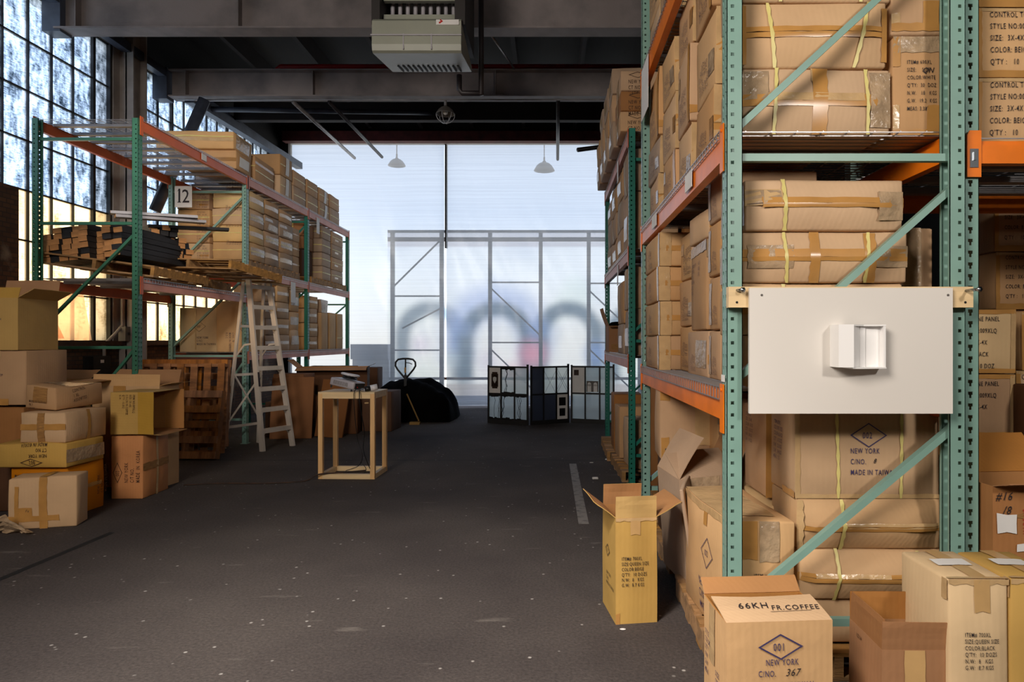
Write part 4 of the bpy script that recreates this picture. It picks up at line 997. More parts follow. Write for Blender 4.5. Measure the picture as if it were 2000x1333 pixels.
carton((-4.32, 5.85, 0), (.50, .43, .43), 'mustard carton behind the torn-wrap carton, bottom of floor pile', 'orange', R(-2), prints=[('F', .08, .86, .04, ['MADE IN KOREA'], 'n'), ('R', .75, .3, .045, NYK, 'n', 90)], dia=[('R', .3, .55, .07, .045, '002', 'n', 90)], tapes=[('R', .1, .5, .9, .58)], **WY)
carton((-4.36, 5.81, .436), (.62, .46, .20), 'flattened carton with upside-down 002 NEW YORK print in the floor pile', 'mustard', R(-1), prints=[('F', .76, .40, .040, ['NEW YORK', 'CT NO', 'MADE IN KOREA'], 'n', 180)], dia=[('F', .54, .22, .10, .034, '002', 'n', 180)], tapes=[('R', 0, .2, 1, .75, 'wrap')], bulge=.012, amp=.02)
carton((-4.27, 5.85, .642), (.39, .50, .26), 'dented carton with crossed tape in the middle of floor pile', 'tan', R(-1), tapes=[('F', .0, .42, 1, .62), ('F', .42, 0, .58, 1, 'tape_dark'), ('R', .5, 0, .58, 1)], bulge=.014, amp=.02)
carton((-4.33, 5.94, .925), (.30, .50, .19), 'small tilted carton topmost of the floor pile', 'kraft', R(-8), tapes=[('F', .28, .3, .75, .95, 'tape_dark'), ('T', 0, .3, 1, .8, 'wrap')], prints=[('F', .15, .4, .028, ['MADE IN TAIWAN', 'PK 7', 'LO KR'], 'n'), ('R', .3, .9, .04, ['CONTROL', '1 XL', 'ASSORTED'], 'n', 8)], bulge=.012, amp=.022, tilt=(R(2), R(4), R(-8)))
open_carton((-4.33, 6.96, 0), (.74, .3, 1.04), 'big open carton with ragged flaps behind the floor pile', 'tan', R(-6), flaps={'R': (.14, 70, 20), 'F': (.12, -10, 10), 'B': (.16, 15, 5)}, tapes=[('F', .32, .9, .5, 1.0), ('R', .3, .55, .6, .95, 'tape_clear')], papers=[('R', .5, .7, .85, .95)])
open_carton((-5.02, 6.72, 0), (.44, .5, 1.10), 'opened carton with folded dark flap beside the window stack', 'mustard', R(6), flaps={'R': (.3, 88, 8), 'B': (.2, 60, 10), 'L': (.15, 20, 0)})
carton((-4.02, 6.53, 0), (.30, .44, .60), 'orange carton with vertical NEW YORK print standing on the floor', 'orange', R(1), prints=[('F', .42, .26, .05, ['NEW YORK', 'C/T NO.', 'MADE  IN  KOREA'], 'n', 90)], dia=[('F', .22, .42, .10, .045, '002', 'n', 90)], tapes=[('R', 0, .44, 1, .56, 'tape_dark'), ('R', .48, 0, .56, 1, 'tape_clear')])
open_carton((-4.16, 6.52, .815), (.40, .44, .26), 'open carton lying sideways on the orange carton, mouth to the aisle', 'mustard', flaps={'L': (.15, 2, 0), 'B': (.18, 8, 0), 'R': (.22, 3, 0), 'F': (.16, 6, 0)}, tilt=(0, R(90), R(-1)), prints=[('F', .06, .92, .030, ['ITEM NO:009XLQ', 'SIZE: 3X-4X', 'COLOR:FR.COFFEE', "Q'TY: 10.00Z", 'N.W.'], 'n', 0)]) 
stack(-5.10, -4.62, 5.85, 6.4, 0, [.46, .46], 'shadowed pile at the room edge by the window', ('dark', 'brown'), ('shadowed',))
carton((-4.86, 6.1, .935), (.50, .5, .48), 'printed carton in the edge stack beside the opened carton', 'kraft', R(0), prints=[('F', .30, .72, .030, ['CONTROL', '009', 'CONTROL TOP', '3X  4X', 'A B  BE', '1 B  10Z'], 'f')], tapes=[('F', .44, .85, .56, 1, 'tape_clear'), ('F', .5, 0, .7, .12)], bulge=.01)
open_carton((-4.93, 6.08, 1.42), (.50, .5, .46), 'uppermost printed carton with raised flap at the room edge', 'mustard', R(2), flaps={'R': (.16, 60, 0), 'B': (.2, 10, 0), 'F': (.1, -20, 0)}, prints=[('F', .45, .62, .03, ['PRODUCT 9:4', 'STRENGTH', '3X', 'LPH', '20'], 'f')])

# ------------------------------------------------------------------ LADDER
def ladder():
    fl, fr = Vector((-3.90, 9.02, 0)), Vector((-3.68, 9.50, 0)); top = Vector((-4.13, 9.40, 2.44)); ax = (fr - fl).normalized()
    tl, tr = top - ax * .17, top + ax * .17; nrm = Vector((ax.y, -ax.x, 0))
    root = empty('step_ladder', ((fl + fr) / 2)[:], 0, 'tall aluminium step ladder standing against the window-side rack', 'ladder'); o_ = Vector(root.location)
    for a, b_ in ((fl, tl), (fr, tr)):
        mb = MB(); mb.bar(a - o_, b_ - o_, .028, .085, up=tuple(nrm)); mb.build('front_rail', 'alu', root)
    mb = MB(); mb.bar(fl + (tl - fl) * .36 - o_ + nrm * .045, fl + (tl - fl) * .44 - o_ + nrm * .045, .03, .004, up=tuple(nrm)); mb.build('warning_label', 'ink', root)
    for k in range(8):
        s_ = (k + 1) / 8.6; a = fl.lerp(tl, s_); b_ = fr.lerp(tr, s_)
        mb = MB(); mb.bar(a - o_, b_ - o_, .085, .028, up=(0, 0, 1)); mb.bar(a - o_ + nrm * .04 - Vector((0, 0, .018)), b_ - o_ + nrm * .04 - Vector((0, 0, .018)), .006, .05, up=(0, 0, 1)); mb.build('step', 'alu', root)
        mb = MB(); mb.bar(a - o_ + ax * .02 - Vector((0, 0, .09)) , a.lerp(b_, .22) - o_ - Vector((0, 0, .01)), .02, .004); mb.bar(b_ - o_ - ax * .02 - Vector((0, 0, .09)), b_.lerp(a, .22) - o_ - Vector((0, 0, .01)), .02, .004); mb.build('step_brace', 'alu', root)
    mb = MB(); mb.bar(tl - o_ - ax * .05 - nrm * .02, tr - o_ + ax * .05 - nrm * .02, .19, .045); mb.build('top_cap', 'plastic_grey', root)
    bk = -nrm
    rl, rr = fl + bk * .70 - ax * .02, fr + bk * .70 + ax * .02
    for a, b_ in ((rl, tl + bk * .07), (rr, tr + bk * .07)):
        mb = MB(); mb.bar(a - o_, b_ - o_, .022, .05, up=tuple(nrm)); mb.build('rear_rail', 'alu', root)
    for s_ in (.12, .42, .70): 
        mb = MB(); mb.bar(rl.lerp(tl + bk * .07, s_) - o_, rr.lerp(tr + bk * .07, s_) - o_, .02, .035); mb.build('rear_crossbar', 'alu', root)
    mb = MB(); mb.bar(rl.lerp(tl, .15) - o_, rr.lerp(tr, .42) - o_, .016, .02); mb.bar(rr.lerp(tr, .15) - o_, rl.lerp(tl, .42) - o_, .016, .02); mb.build('diagonal_brace', 'alu', root)
    for e in ((fl, tl, rl), (fr, tr, rr)):
        mb = MB(); m1 = e[0].lerp(e[1], .60); m2 = e[2].lerp(e[1] + bk * .07, .52); mid = (m1 + m2) / 2 + Vector((0, 0, .08)); mb.bar(m1 - o_, mid - o_, .006, .025); mb.bar(mid - o_, m2 - o_, .006, .025); mb.build('spreader', 'alu', root)
ladder()

# ------------------------------------------------------------------ WOODEN STAND with projector
st = empty('wooden_stand', (-2.215, 7.22, 0), R(-2), 'open pale pine stand holding the projector in mid aisle', 'stand')
W, D_, H = .62, .50, .945; t = .048
for sx_, sy_ in ((-1, 0), (1, 0), (-1, 1), (1, 1)):
    x = -W / 2 if sx_ < 0 else W / 2 - t; y = 0 if not sy_ else D_ - t
    mb = MB(); mb.box((x, y, 0), (x + t, y + t, H - .018)); mb.build('leg', 'pine', st)
for nm, z in (('lower_rail', .0), ('upper_rail', H - .018 - t * 1.1)):
    for y in (0, D_ - t):
        mb = MB(); mb.box((-W / 2 + t, y + .001, z), (W / 2 - t, y + t - .001, z + t * 1.1)); mb.build(nm, 'pine_h', st)
    for x in (-W / 2, W / 2 - t):
        mb = MB(); mb.box((x + .001, t, z), (x + t - .001, D_ - t, z + t * 1.1)); mb.build(nm, 'pine_h', st)
mb = MB(); mb.box((-W / 2, 0, H - .018), (W / 2, D_, H)); mb.build('top_panel', 'pine_h', st)
pr = empty('projector', (-2.27, 7.42, .985), 0, 'grey projector propped at a tilt on the pine stand', 'projector', None, (R(-4), R(11), R(-14)))
mb = MB(); B = Box(.30, .24, .085, 4, .004, 0); B.body(mb, 0, .012); mb.build('housing', 'plastic_grey', pr, True)
mb = MB()
for i in range(12): mb.box((-.10 + i * .015, -.124, .02), (-.093 + i * .015, -.120, .062))
mb.build('vent_grille', 'box_grey', pr)
mb = MB(); mb.box((.150, -.1, .012), (.156, .1, .072)); mb.build('rear_panel', 'plastic_black', pr)
mb = MB(); mb.cyl((.156, -.05, .03), (.160, -.05, .03), .006, 8); mb.build('power_light', 'led_red', pr)
for q in ((-.13, -.1), (.12, -.1)):
    mb = MB(); mb.cyl((q[0], q[1], -.03), (q[0], q[1], .002), .009, 8); mb.build('foot', 'plastic_black', pr)
rl_ = empty('cable_reel', (-2.24, 7.42, 1.078), 0, 'round white cable reel lying on top of the projector', 'reel', None, (R(-4), R(11), 0))
for z, r_, mt_ in ((0, .095, 'plastic_black'), (.02, .09, 'plastic_black'), (.04, .108, 'plastic_white')):
    mb = MB(); pl = []
    mb.tube([(.062 * 0 + math.cos(a) * r_ * .72, math.sin(a) * r_ * .72, z + .012) for a in [2 * math.pi * k / 24 for k in range(25)]], r_ * .27 if mt_ == 'plastic_white' else r_ * .2, 6, 0, False)
    for i, v in enumerate(mb.v): mb.v[i] = (v[0], v[1], z + (v[2] - z) * .5)
    mb.build('reel_ring', mt_, rl_, True)
cn = empty('small_canister', (-1.99, 7.36, .978), 0, 'small black and white canister lying on the stand edge', 'canister', None, (0, R(-10), R(20)))
mb = MB(); mb.cyl((-.06, 0, 0), (0, 0, 0), .03, 16); mb.build('black_end', 'plastic_black', cn, True); mb = MB(); mb.cyl((0, 0, 0), (.075, 0, .0), .033, 16); mb.build('white_end', 'plastic_white', cn, True)
def cord(label, path, r=.005, mt_='plastic_black', cat='cable'):
    P_ = [Vector(p) for p in path]; out = []
    for i in range(len(P_) - 1):
        p0 = P_[max(i - 1, 0)]; p1 = P_[i]; p2 = P_[i + 1]; p3 = P_[min(i + 2, len(P_) - 1)]
        for k in range(5):
            t_ = k / 5; out.append(.5 * ((2 * p1) + (p2 - p0) * t_ + (2 * p0 - 5 * p1 + 4 * p2 - p3) * t_ ** 2 + (3 * p1 - p0 - 3 * p2 + p3) * t_ ** 3))
    out.append(P_[-1]); mb = MB(); mb.tube(out, r, 6); return tag(mb.build('power_cable', mt_, None, True), label, cat)
cord('black cable hanging from the projector down behind the stand leg', [(-2.08, 7.4, .97), (-2.06, 7.19, .96), (-2.05, 7.17, .8), (-2.04, 7.30, .5), (-2.06, 7.33, .3), (-2.0, 7.36, .1), (-1.96, 7.4, .02)])
cord('thin black cord looping inside the stand base', [(-2.10, 7.38, .95), (-2.12, 7.18, .93), (-2.12, 7.3, .45), (-2.06, 7.3, .25), (-2.12, 7.35, .12), (-2.25, 7.3, .07), (-2.22, 7.3, .012), (-2.08, 7.34, .02), (-2.05, 7.4, .08), (-2.12, 7.42, .15)], .004)
cord('long dark cord running over the floor from the stand to the cartons', [(-2.05, 7.4, .06), (-2.3, 7.28, .058), (-2.5, 7.18, .06), (-2.62, 7.1, .008), (-2.9, 7.0, .007), (-3.2, 6.98, .007), (-3.5, 6.98, .007), (-3.8, 6.9, .007)], .008, 'old_rust')

# ------------------------------------------------------------------ PALLET JACK AND TARP
pj = empty('pallet_jack', (PX(792, 12.6), 12.6, 0), 0, 'black pallet jack with loop handle standing in front of the curtain', 'pallet jack')
mb = MB(); lp = []
for k in range(33):
    a = math.pi * (k / 32) ; 
heart = [(0, .78), (-.05, .84), (-.15, .96), (-.19, 1.03), (-.185, 1.10), (-.14, 1.15), (-.05, 1.165), (.05, 1.165), (.14, 1.15), (.185, 1.10), (.19, 1.03), (.15, .96), (.05, .84), (0, .78)]
mb.tube([(x, 0, z) for x, z in heart], .018, 8); mb.build('loop_handle', 'black_metal', pj, True)
mb = MB(); mb.box((-.024, -.02, .25), (.024, .02, .86)); mb.cyl((0, 0, .84), (0, 0, 1.15), .014, 8); mb.build('tiller_shaft', 'black_metal', pj)
mb = MB(); mb.box((-.016, -.03, .90), (.016, -.016, 1.0)); mb.build('warning_label', 'gold', pj)
mb = MB(); mb.tube([(.02, -.02, 1.09), (.08, -.03, 1.085), (.13, -.03, 1.06)], .008, 6); mb.build('release_lever', 'black_metal', pj)
mb = MB(); mb.cyl((0, 0, .1), (0, 0, .45), .07, 14); mb.build('hydraulic_pump', 'black_metal', pj, True)
for x in (-.11, .05): 
    mb = MB(); mb.cyl((x, 0, .09), (x + .06, 0, .09), .09, 18); mb.build('steer_wheel', 'black_metal', pj, True)
for x in (-.27, .11):
    mb = MB(); mb.box((x, .1, .06), (x + .16, 1.2, .11)); mb.build('fork', 'black_metal', pj)
mb = MB(); mb.box((-.27, .08, .06), (.27, .16, .3)); mb.build('carriage', 'black_metal', pj)
# tarp heap
mb = MB(); cx0, cx1 = PX(735, 12.9), PX(893, 12.9); nx, ny = 34, 18
for j in range(ny + 1):
    for i in range(nx + 1):
        u = i / nx * 2 - 1; v = j / ny * 2 - 1; x = (cx0 + cx1) / 2 + u * (cx1 - cx0) / 2 * (1 - .08 * v * v); y = 13.0 + v * .75
        r_ = max(abs(u) ** 3, abs(v) ** 3); hgt = .72 * max(0, 1 - r_) ** .35 * (1 - .22 * max(0, u)) + (.14 * noise.noise(Vector((x * 2.3, y * 2.3, 0))) + .05 * noise.noise(Vector((x * 7, y * 5, 3)))) * (1 if r_ < .98 else 0)
        mb.v.append((x, y, max(.004, hgt)))
for j in range(ny):
    for i in range(nx): a = j * (nx + 1) + i; mb.f.append((a, a + 1, a + nx + 2, a + nx + 1)); mb.m.append(0)
tag(mb.build('tarpaulin', 'tarp', None, True), 'black tarpaulin draped over a heap behind the pallet jack', 'tarpaulin')
r0 = empty('brass_tool', (-2.62, 11.95, 0), 0, 'thin brass-coloured bar leaning on the dark tarpaulin', 'bar')
mb = MB(); mb.tube([(-.02, .3, .52), (.26, 0, .06)], .014, 6); mb.build('bar', 'gold', r0); mb = MB(); mb.box((.10, -.05, 0), (.28, .05, .05)); mb.build('foot_block', 'gold', r0)

# ------------------------------------------------------------------ FOLDING SCREEN of salvaged panes
fs = empty('folding_screen', (0, 12.0, 0), 0, 'black framed three-leaf folding screen of old window panes', 'folding screen')
def leaf(xa, ya, xb, yb, kinds, H=1.06):
    a, b_ = Vector((xa, ya - 12.0, 0)), Vector((xb, yb - 12.0, 0)); L_ = (b_ - a).length; ang = math.atan2(b_.y - a.y, b_.x - a.x)
    p_ = empty('screen_leaf', (a.x, a.y, 0), ang); p_.parent = fs
    mb = MB(); t = .03
    for x in (0, L_ - t): mb.box((x, -.015, 0), (x + t, .015, H + (.02 if x else 0)))
    for x in (L_ / 3, 2 * L_ / 3): mb.box((x - .013, -.012, .06), (x + .013, .012, H - .02))
    for z in (.06, .54, H - .03): mb.box((t, -.0145, z - .014), (L_ - t, .0145, z + .014))
    mb.box((t, -.02, .0), (L_ - t, .02, .07)); mb.build('leaf_frame', 'black_rust', p_)
    for i in range(3):
        for j in range(2):
            x0, x1 = i * L_ / 3 + .014, (i + 1) * L_ / 3 - .014; z0, z1 = (.07, .53) if j == 0 else (.55, H - .04); k = kinds[j][i]
            if i == 0: x0 = t
            if i == 2: x1 = L_ - t
            mb = MB(); mb.box((x0, -.003, z0), (x1, .003, z1)); mtl = {'g': 'screen_glass', 'd': 'screen_glass_dark', 'm': 'screen_glass', 'w': 'paper', 'c': 'screen_glass', 'p': 'paper', 'a': 'screen_glass', 's': 'paper'}[k]
            pn = mb.build('glass_pane', mtl, p_)
            m2 = MB(); xm, zm = (x0 + x1) / 2, (z0 + z1) / 2
            if k == 'm':
                for q in range(-8, 12):
                    for sgn in (1, -1):
                        za = z0 + q * .07; c = [(x0, za), (x1, za + sgn * (x1 - x0) * 1.7)]
                        if sgn < 0: c = [(x0, za + (x1 - x0) * 1.7), (x1, za)]
                        if min(c[0][1], c[1][1]) < z0 or max(c[0][1], c[1][1]) > z1: continue
                        m2.bar((c[0][0], -.006, c[0][1]), (c[1][0], -.006, c[1][1]), .003, .003, up=(0, 1, 0))
                m2.build('wire_lattice', 'black_metal', p_)
            if k == 's':
                m2.box((xm - .07, -.006, zm - .12), (xm + .07, -.004, zm + .12)); m2.box((xm - .055, -.006, zm - .15), (xm + .055, -.004, zm + .15)); m2.build('framed_print', 'old_rust', p_)
                m2 = MB(); m2.prism([(xm, zm - .06), (xm + .035, zm), (xm + .035, zm + .05), (xm, zm + .065), (xm - .035, zm + .05), (xm - .035, zm)], -.008, -.0065, 0, Matrix(((1, 0, 0, 0), (0, 0, 1, 0), (0, 1, 0, 0), (0, 0, 0, 1)))); m2.build('picture_shape', 'mural_wall_back', p_)
            if k == 'w': m2.box((x0 + .03, -.006, z1 - .15), (x0 + .12, -.004, z1 - .05)); m2.build('small_print', 'old_rust', p_)
            if k == 'p':
                m2.box((xm - .07, -.006, zm + .02), (xm + .07, -.004, zm + .17)); m2.box((xm - .06, -.006, zm - .17), (xm + .06, -.004, zm - .03)); m2.build('mounted_print', 'black_metal', p_)
            if k == 'a':
                m2.box((x0 + .01, -.006, z0 + .02), (x1 - .01, -.004, z0 + .22)); m2.build('arch_print', 'box_grey', p_)
                m2 = MB()
                for q in (.27, .73):
                    xa_ = x0 + (x1 - x0) * q; m2.box((xa_ - .035, -.008, z0 + .02), (xa_ + .035, -.0065, z0 + .16)); m2.cyl((xa_, -.008, z0 + .16), (xa_, -.0065, z0 + .16), .035, 14)
                m2.build('arch_shape', 'paper', p_)
            if k == 'c':
                r_ = random.Random(i * 7 + j)
                for q in range(3):
                    pts = [(x0 + (x1 - x0) * r_.random(), -.005, z1)]; 
                    for s_ in range(4): pts.append((min(x1, max(x0, pts[-1][0] + r_.uniform(-.06, .06))), -.005, pts[-1][2] - (z1 - z0) / 4.2))
                    m2.tube(pts, .004, 4)
                for q in range(6):
                    xa_ = x0 + (x1 - x0) * q / 6; m2.box((xa_, -.006, z1 - .03 - .02 * r_.random()), (xa_ + (x1 - x0) / 6, -.004, z1)); m2.box((xa_, -.006, z0), (xa_ + (x1 - x0) / 6, -.004, z0 + .02 + .03 * r_.random()))
                m2.build('cracked_edge', 'black_metal', p_)
X_ = lambda px, D: PX(px, D)
leaf(X_(953, 12.2), 12.2, X_(1032, 11.85), 11.85, (('c', 'c', 'c'), ('s', 'c', 'g')))
leaf(X_(1036, 11.85), 11.86, X_(1111, 12.25), 12.25, (('d', 'd', 'p'), ('d', 'm', 'm')))
leaf(X_(1115, 12.3), 12.26, X_(1200, 12.0), 12.0, (('g', 'g', 'g'), ('w', 'a', 'g')))

# ------------------------------------------------------------------ HEATER AND LAMPS
hx0, hx1, hy0, hy1, hz = -1.72, -.89, 6.45, 7.28, 4.46
ht = empty('unit_heater', ((hx0 + hx1) / 2, hy0, hz), 0, 'pale green-grey gas unit heater hanging under the roof beam', 'heater'); hw = (hx1 - hx0) / 2
mb = MB(); mb.box((-hw - .02, .02, .12), (-hw + .06, .78, 1.2)); mb.box((hw - .04, .02, .12), (hw + .06, .80, 1.2)); mb.box((-hw, .62, .12), (hw, .78, 1.2)); mb.box((-hw, .05, 1.15), (hw, .8, 1.2)); mb.build('cabinet', 'heater_dark', ht)
mb = MB()
for i in range(9):
    x = -hw + .12 + i * (2 * hw - .18) / 8.4; mb.cyl((x, .30, .1), (x, .30, 1.1), .022, 8)
mb.build('heat_exchanger_tube', 'plastic_grey', ht, True)
mb = MB()
for k, z in enumerate((.10, .22, .40, .56, .74, .92)): mb.bar((-hw + .07, .16, z + .03), (hw - .05, .16, z + .03), .05, .045)
mb.build('louvre_grille', 'heater_body', ht)
# cowl: sloping lip and slotted underside
mb = MB(); P_ = [(0.0, .16), (-.035, .13), (-.045, -.10), (-.03, -.155), (0.0, -.17), (.82, -.02), (.82, .04), (.04, .12)]
mx = Matrix(((0, 0, 1, 0), (1, 0, 0, 0), (0, 1, 0, 0), (0, 0, 0, 1))); mb.prism(P_, -hw - .0, hw + .03, 0, mx); mb.build('cowl', 'heater_body', ht)
mb = MB()
for i in range(13):
    x = -hw + .13 + i * .052; mb.bar((x, .50, -.085), (x, .76, -.038), .018, .006)
mb.build('louvre_slot', 'heater_slot', ht)
mb = MB()
for x in (-hw + .30, hw - .26): mb.box((x, -.05, -.15), (x + .01, -.035, .0))
mb.box((-hw - .01, -.055, -.02), (hw + .035, -.045, -.008)); mb.build('cowl_seam', 'plastic_grey', ht)
mb = MB(); mb.box((hw - .21, -.048, .085), (hw + .01, -.038, .135)); lab = mb.build('maker_plate', 'paper', ht)
mb = MB(); mb.tube([(hw - .18, -.05, .10), (hw - .15, -.05, .12), (hw - .17, -.05, .13)], .008, 5); mb.build('plate_mark', 'led_red', ht)
pipe('gas_pipe', 'dark jointed gas pipe bending beside the heater', [(-1.0, 7.3, 4.42), (-1.0, 7.3, 4.26), (-.97, 7.3, 4.22), (-.78, 7.3, 4.22), (-.76, 7.3, 4.20), (-.76, 7.3, 4.9), (-.76, 7.3, 6.4)], .03, 'pipe_dark')
for x in (hx0 + .05, hx1 + .02):
    pass
mb = MB(); mb.cyl((hx0 + .02, 6.6, 5.6), (hx0 + .02, 6.6, 6.6), .012, 6); mb.cyl((hx1, 7.2, 5.6), (hx1, 7.2, 6.6), .012, 6); o = mb.build('heater_hanger_rod', 'pipe_dark'); o.parent = ht; o.location = -Vector(ht.location)
def dome(loc, label, r=.14, cage=True):
    root = empty('caged_lamp', loc, 0, label, 'lamp')
    mb = MB(); n_ = 20; prof = [(.02, .0), (.03, -.02), (.07, -.035), (.11, -.07), (.14, -.12), (.148, -.135)]; prof = [(a * r / .14, b_ * r / .14) for a, b_ in prof]
    rows = prof + [(a - .006, b_ - .002) for a, b_ in reversed(prof)]
    for a, z in rows:
        for j in range(n_): q = 2 * math.pi * j / n_; mb.v.append((a * math.cos(q), a * math.sin(q), z - .09))
    for i in range(len(rows) - 1):
        for j in range(n_): mb.f.append((i * n_ + j, i * n_ + (j + 1) % n_, (i + 1) * n_ + (j + 1) % n_, (i + 1) * n_ + j)); mb.m.append(0)
    mb.build('lamp_shade', 'box_grey', root, True)
    mb = MB(); mb.cyl((0, 0, 0), (0, 0, -.1), .022, 10); mb.build('socket', 'pipe_steel', root)
    mb = MB(); mb.tube([(0, 0, -.12), (0, 0, -.15), (0, 0, -.18), (0, 0, -.22), (0, 0, -.235)], [.02, .03, .042, .035, .008], 12); mb.build('bulb', 'paper', root, True)
    if cage:
        for k in range(3):
            a = math.pi * k / 3 + .3; mb = MB(); mb.tube([(math.cos(a) * .145 * math.cos(t_), math.sin(a) * .145 * math.cos(t_), -.225 - .14 * math.sin(t_)) for t_ in [math.pi * q / 12 for q in range(13)]], .004, 5); mb.build('cage_wire', 'plastic_white', root, True)
    return root
dome((PX(870, 10.25), 10.25, 5.22), 'dome lamp with wire cage hanging under the second steel beam')
dome((PX(775, 16.0), 16.0, 6.0), 'dim dome lamp showing through the curtain near the window wall', .2, False)
dome((PX(1063, 16.0), 16.0, 5.92), 'dim dome lamp showing through the curtain above the folding screen', .24, False)
mb = MB()
for x in (PX(775, 16.0), PX(1063, 16.0)): mb.cyl((x, 16, 5.9), (x, 16, 6.4), .012, 6)
mb.box((-6, 15.9, 6.4), (8, 16.1, 6.55)); struct(mb.build('outer_canopy_beam', 'girder'))
# ------------------------------------------------------------------ TALL RACK CONTENT seen through its end frame
DF = 2.93
def fx(px): return PX(px, DF)
# middle shelf (z 2.41)
T3 = [('F', 0, .50, 1, .66), ('F', 0, .44, 1, .50, 'tape_dark')]
carton(((fx(1450) + fx(1740)) / 2, DF + .19, 2.412), (fx(1740) - fx(1450), .36, .29), 'long strapped carton with grey tape ends on the middle shelf', 'tan', R(.3), tapes=[('F', 0, .42, 1, .60), ('F', .47, 0, .57, 1), ('F', 0, .52, .17, .95, 'wrap'), ('F', .86, .10, 1, .95, 'wrap'), ('F', .46, .8, .55, 1, 'tape_clear'), ('F', .17, .50, .82, .62, 'tape_clear'), ('L', .1, .2, .8, .9, 'wrap')], straps=[('F', .20, 0, .222, 1, .015), ('F', .835, 0, .857, 1, -.015)], seams=[('F', 0, .495, 1, .502)], bulge=.008, ridge=.014)
carton(((fx(1452) + fx(1733)) / 2, DF + .19, 2.706), (fx(1733) - fx(1452), .36, .288), 'long carton with curved yellow straps, second up on middle shelf', 'tan', R(-.4), tapes=[('F', 0, .54, 1, .62), ('F', 0, .45, 1, .53, 'tape'), ('F', .96, .08, 1, .9, 'tape'), ('F', 0, .05, .025, .95)], straps=[('F', .21, 0, .235, 1, -.05), ('F', .76, 0, .785, 1, .10)], seams=[('F', 0, .53, 1, .537)], ridge=.016)
carton(((fx(1450) + fx(1742)) / 2, DF + .19, 2.998), (fx(1742) - fx(1450), .36, .28), 'long carton with line of staples, third up on middle shelf', 'tan', R(.5), tapes=[('F', 0, .42, 1, .58)], straps=[('F', .24, 0, .265, 1, .03), ('F', .78, 0, .805, 1, .05)], ridge=.012)
carton(((fx(1748) + fx(1868)) / 2, DF + .24, 2.412), (fx(1868) - fx(1748), .44, .44), 'wrapped carton printed ITEM 600XL WHITE next to the corner post', 'kraft', 0, prints=[('F', .22, .78, .0245, ITEM6, 'k', 0, 1.42)], tapes=[('F', 0, .70, .12, 1), ('F', 0, .84, 1, 1, 'wrap'), ('F', .55, .05, .78, .30), ('F', 0, 0, .10, .30, 'tape_clear'), ('F', 0, 0, 1, .06)], hand=[('F', .46, .70, .035, ['QN'])])
carton(((fx(1745) + fx(1868)) / 2, DF + .24, 2.856), (fx(1868) - fx(1745), .44, .44), 'carton printed MEAS on top of the 600XL WHITE carton', 'kraft', 0, prints=[('F', .30, .74, .026, ITEM6[:6], 'k'), ('F', .30, .47, .026, ITEM6[5:], 'k')], tapes=[('F', .50, .10, .75, .34), ('F', 0, .04, 1, .12), ('F', 0, .04, .14, .22, 'tape_clear')])
# lower shelf (z 1.295)
carton(((fx(1452) + fx(1772)) / 2, DF + .2, 1.297), (fx(1772) - fx(1452), .38, .225), 'bottom long carton hidden mostly by the white board', 'kraft', 0, straps=[('F', .3, 0, .32, 1)])
carton(((fx(1450) + fx(1765)) / 2, DF + .2, 1.527), (fx(1765) - fx(1450), .38, .225), 'long carton peeking just above the white board top edge', 'tan', R(.3), tapes=[('F', 0, .4, 1, .6)], straps=[('F', .25, 0, .27, 1)])
carton(((fx(1452) + fx(1773)) / 2, DF + .2, 1.757), (fx(1773) - fx(1452), .38, .225), 'long carton with two straps and silvery tape patches', 'tan', R(-.3), tapes=[('F', 0, .50, 1, .66), ('F', 0, .42, 1, .5), ('F', .03, .28, .30, .74, 'wrap'), ('F', .40, 0, .46, 1), ('F', .75, .30, 1, .72, 'wrap'), ('F', .73, 0, .80, .98, 'tape'), ('L', 0, .1, 1, .9, 'wrap')], straps=[('F', .255, 0, .275, 1, -.02), ('F', .73, 0, .75, 1, .02)], seams=[('F', 0, .495, 1, .503)], bulge=.008, ridge=.024)
carton(((fx(1455) + fx(1766)) / 2, DF + .2, 1.987), (fx(1766) - fx(1455), .38, .225), 'one-strap long carton, topmost above the white board', 'tan', R(.4), tapes=[('F', .1, .52, 1, .64, 'tape'), ('F', 0, .48, .23, .80, 'tape_clear'), ('F', 0, .5, .22, .78, 'wrap'), ('F', .83, .20, .995, .76, 'wrap'), ('L', 0, .1, 1, .9, 'wrap'), ('F', .1, .44, 1, .52)], straps=[('F', .235, 0, .258, 1, -.01)], seams=[('F', 0, .515, 1, .523)], bulge=.008, ridge=.026)
carton(((fx(1768) + fx(1862)) / 2 + .0, DF + .42, 1.297), (.23, .5, .73), 'tall kraft carton beside the corner post, above the board', 'kraft', 0, tapes=[('F', .35, .55, .75, 1, 'wrap'), ('F', .55, 0, .72, .6)])
# aisle side, middle shelf
ap = lambda ink='f', sz=.022, n_=6: [('L', .10, .86, sz, SPEC[:n_], ink)]
side = [dict(prints=[('L', .22, .10, .034, SPEC, 'f', 90)], tapes=[('L', .85, .3, 1, .6, 'tape_dark'), ('F', 0, .4, 1, .6), ('F', 0, 0, .2, 1, 'tape_clear')], bulge=.01, amp=.012),
        dict(prints=[('L', .22, .12, .032, SPEC, 'f', 90), ('L', .66, .2, .026, ['DOZ', 'KGS', 'KGS'], 'f', 90)], tapes=[('L', .72, .2, .95, .5, 'wrap'), ('F', .0, .0, .12, 1, 'tape_clear'), ('F', 0, .42, 1, .56)], bulge=.01, amp=.012),
        dict(prints=[('L', .30, .10, .034, ITEM6[:6], 'f', 90)], tapes=[('L', .08, .55, .3, .8, 'wrap'), ('L', .88, 0, 1, 1, 'tape'), ('F', 0, .1, 1, .2)], bulge=.01, amp=.012)]
AL = 'tall rack middle shelf'
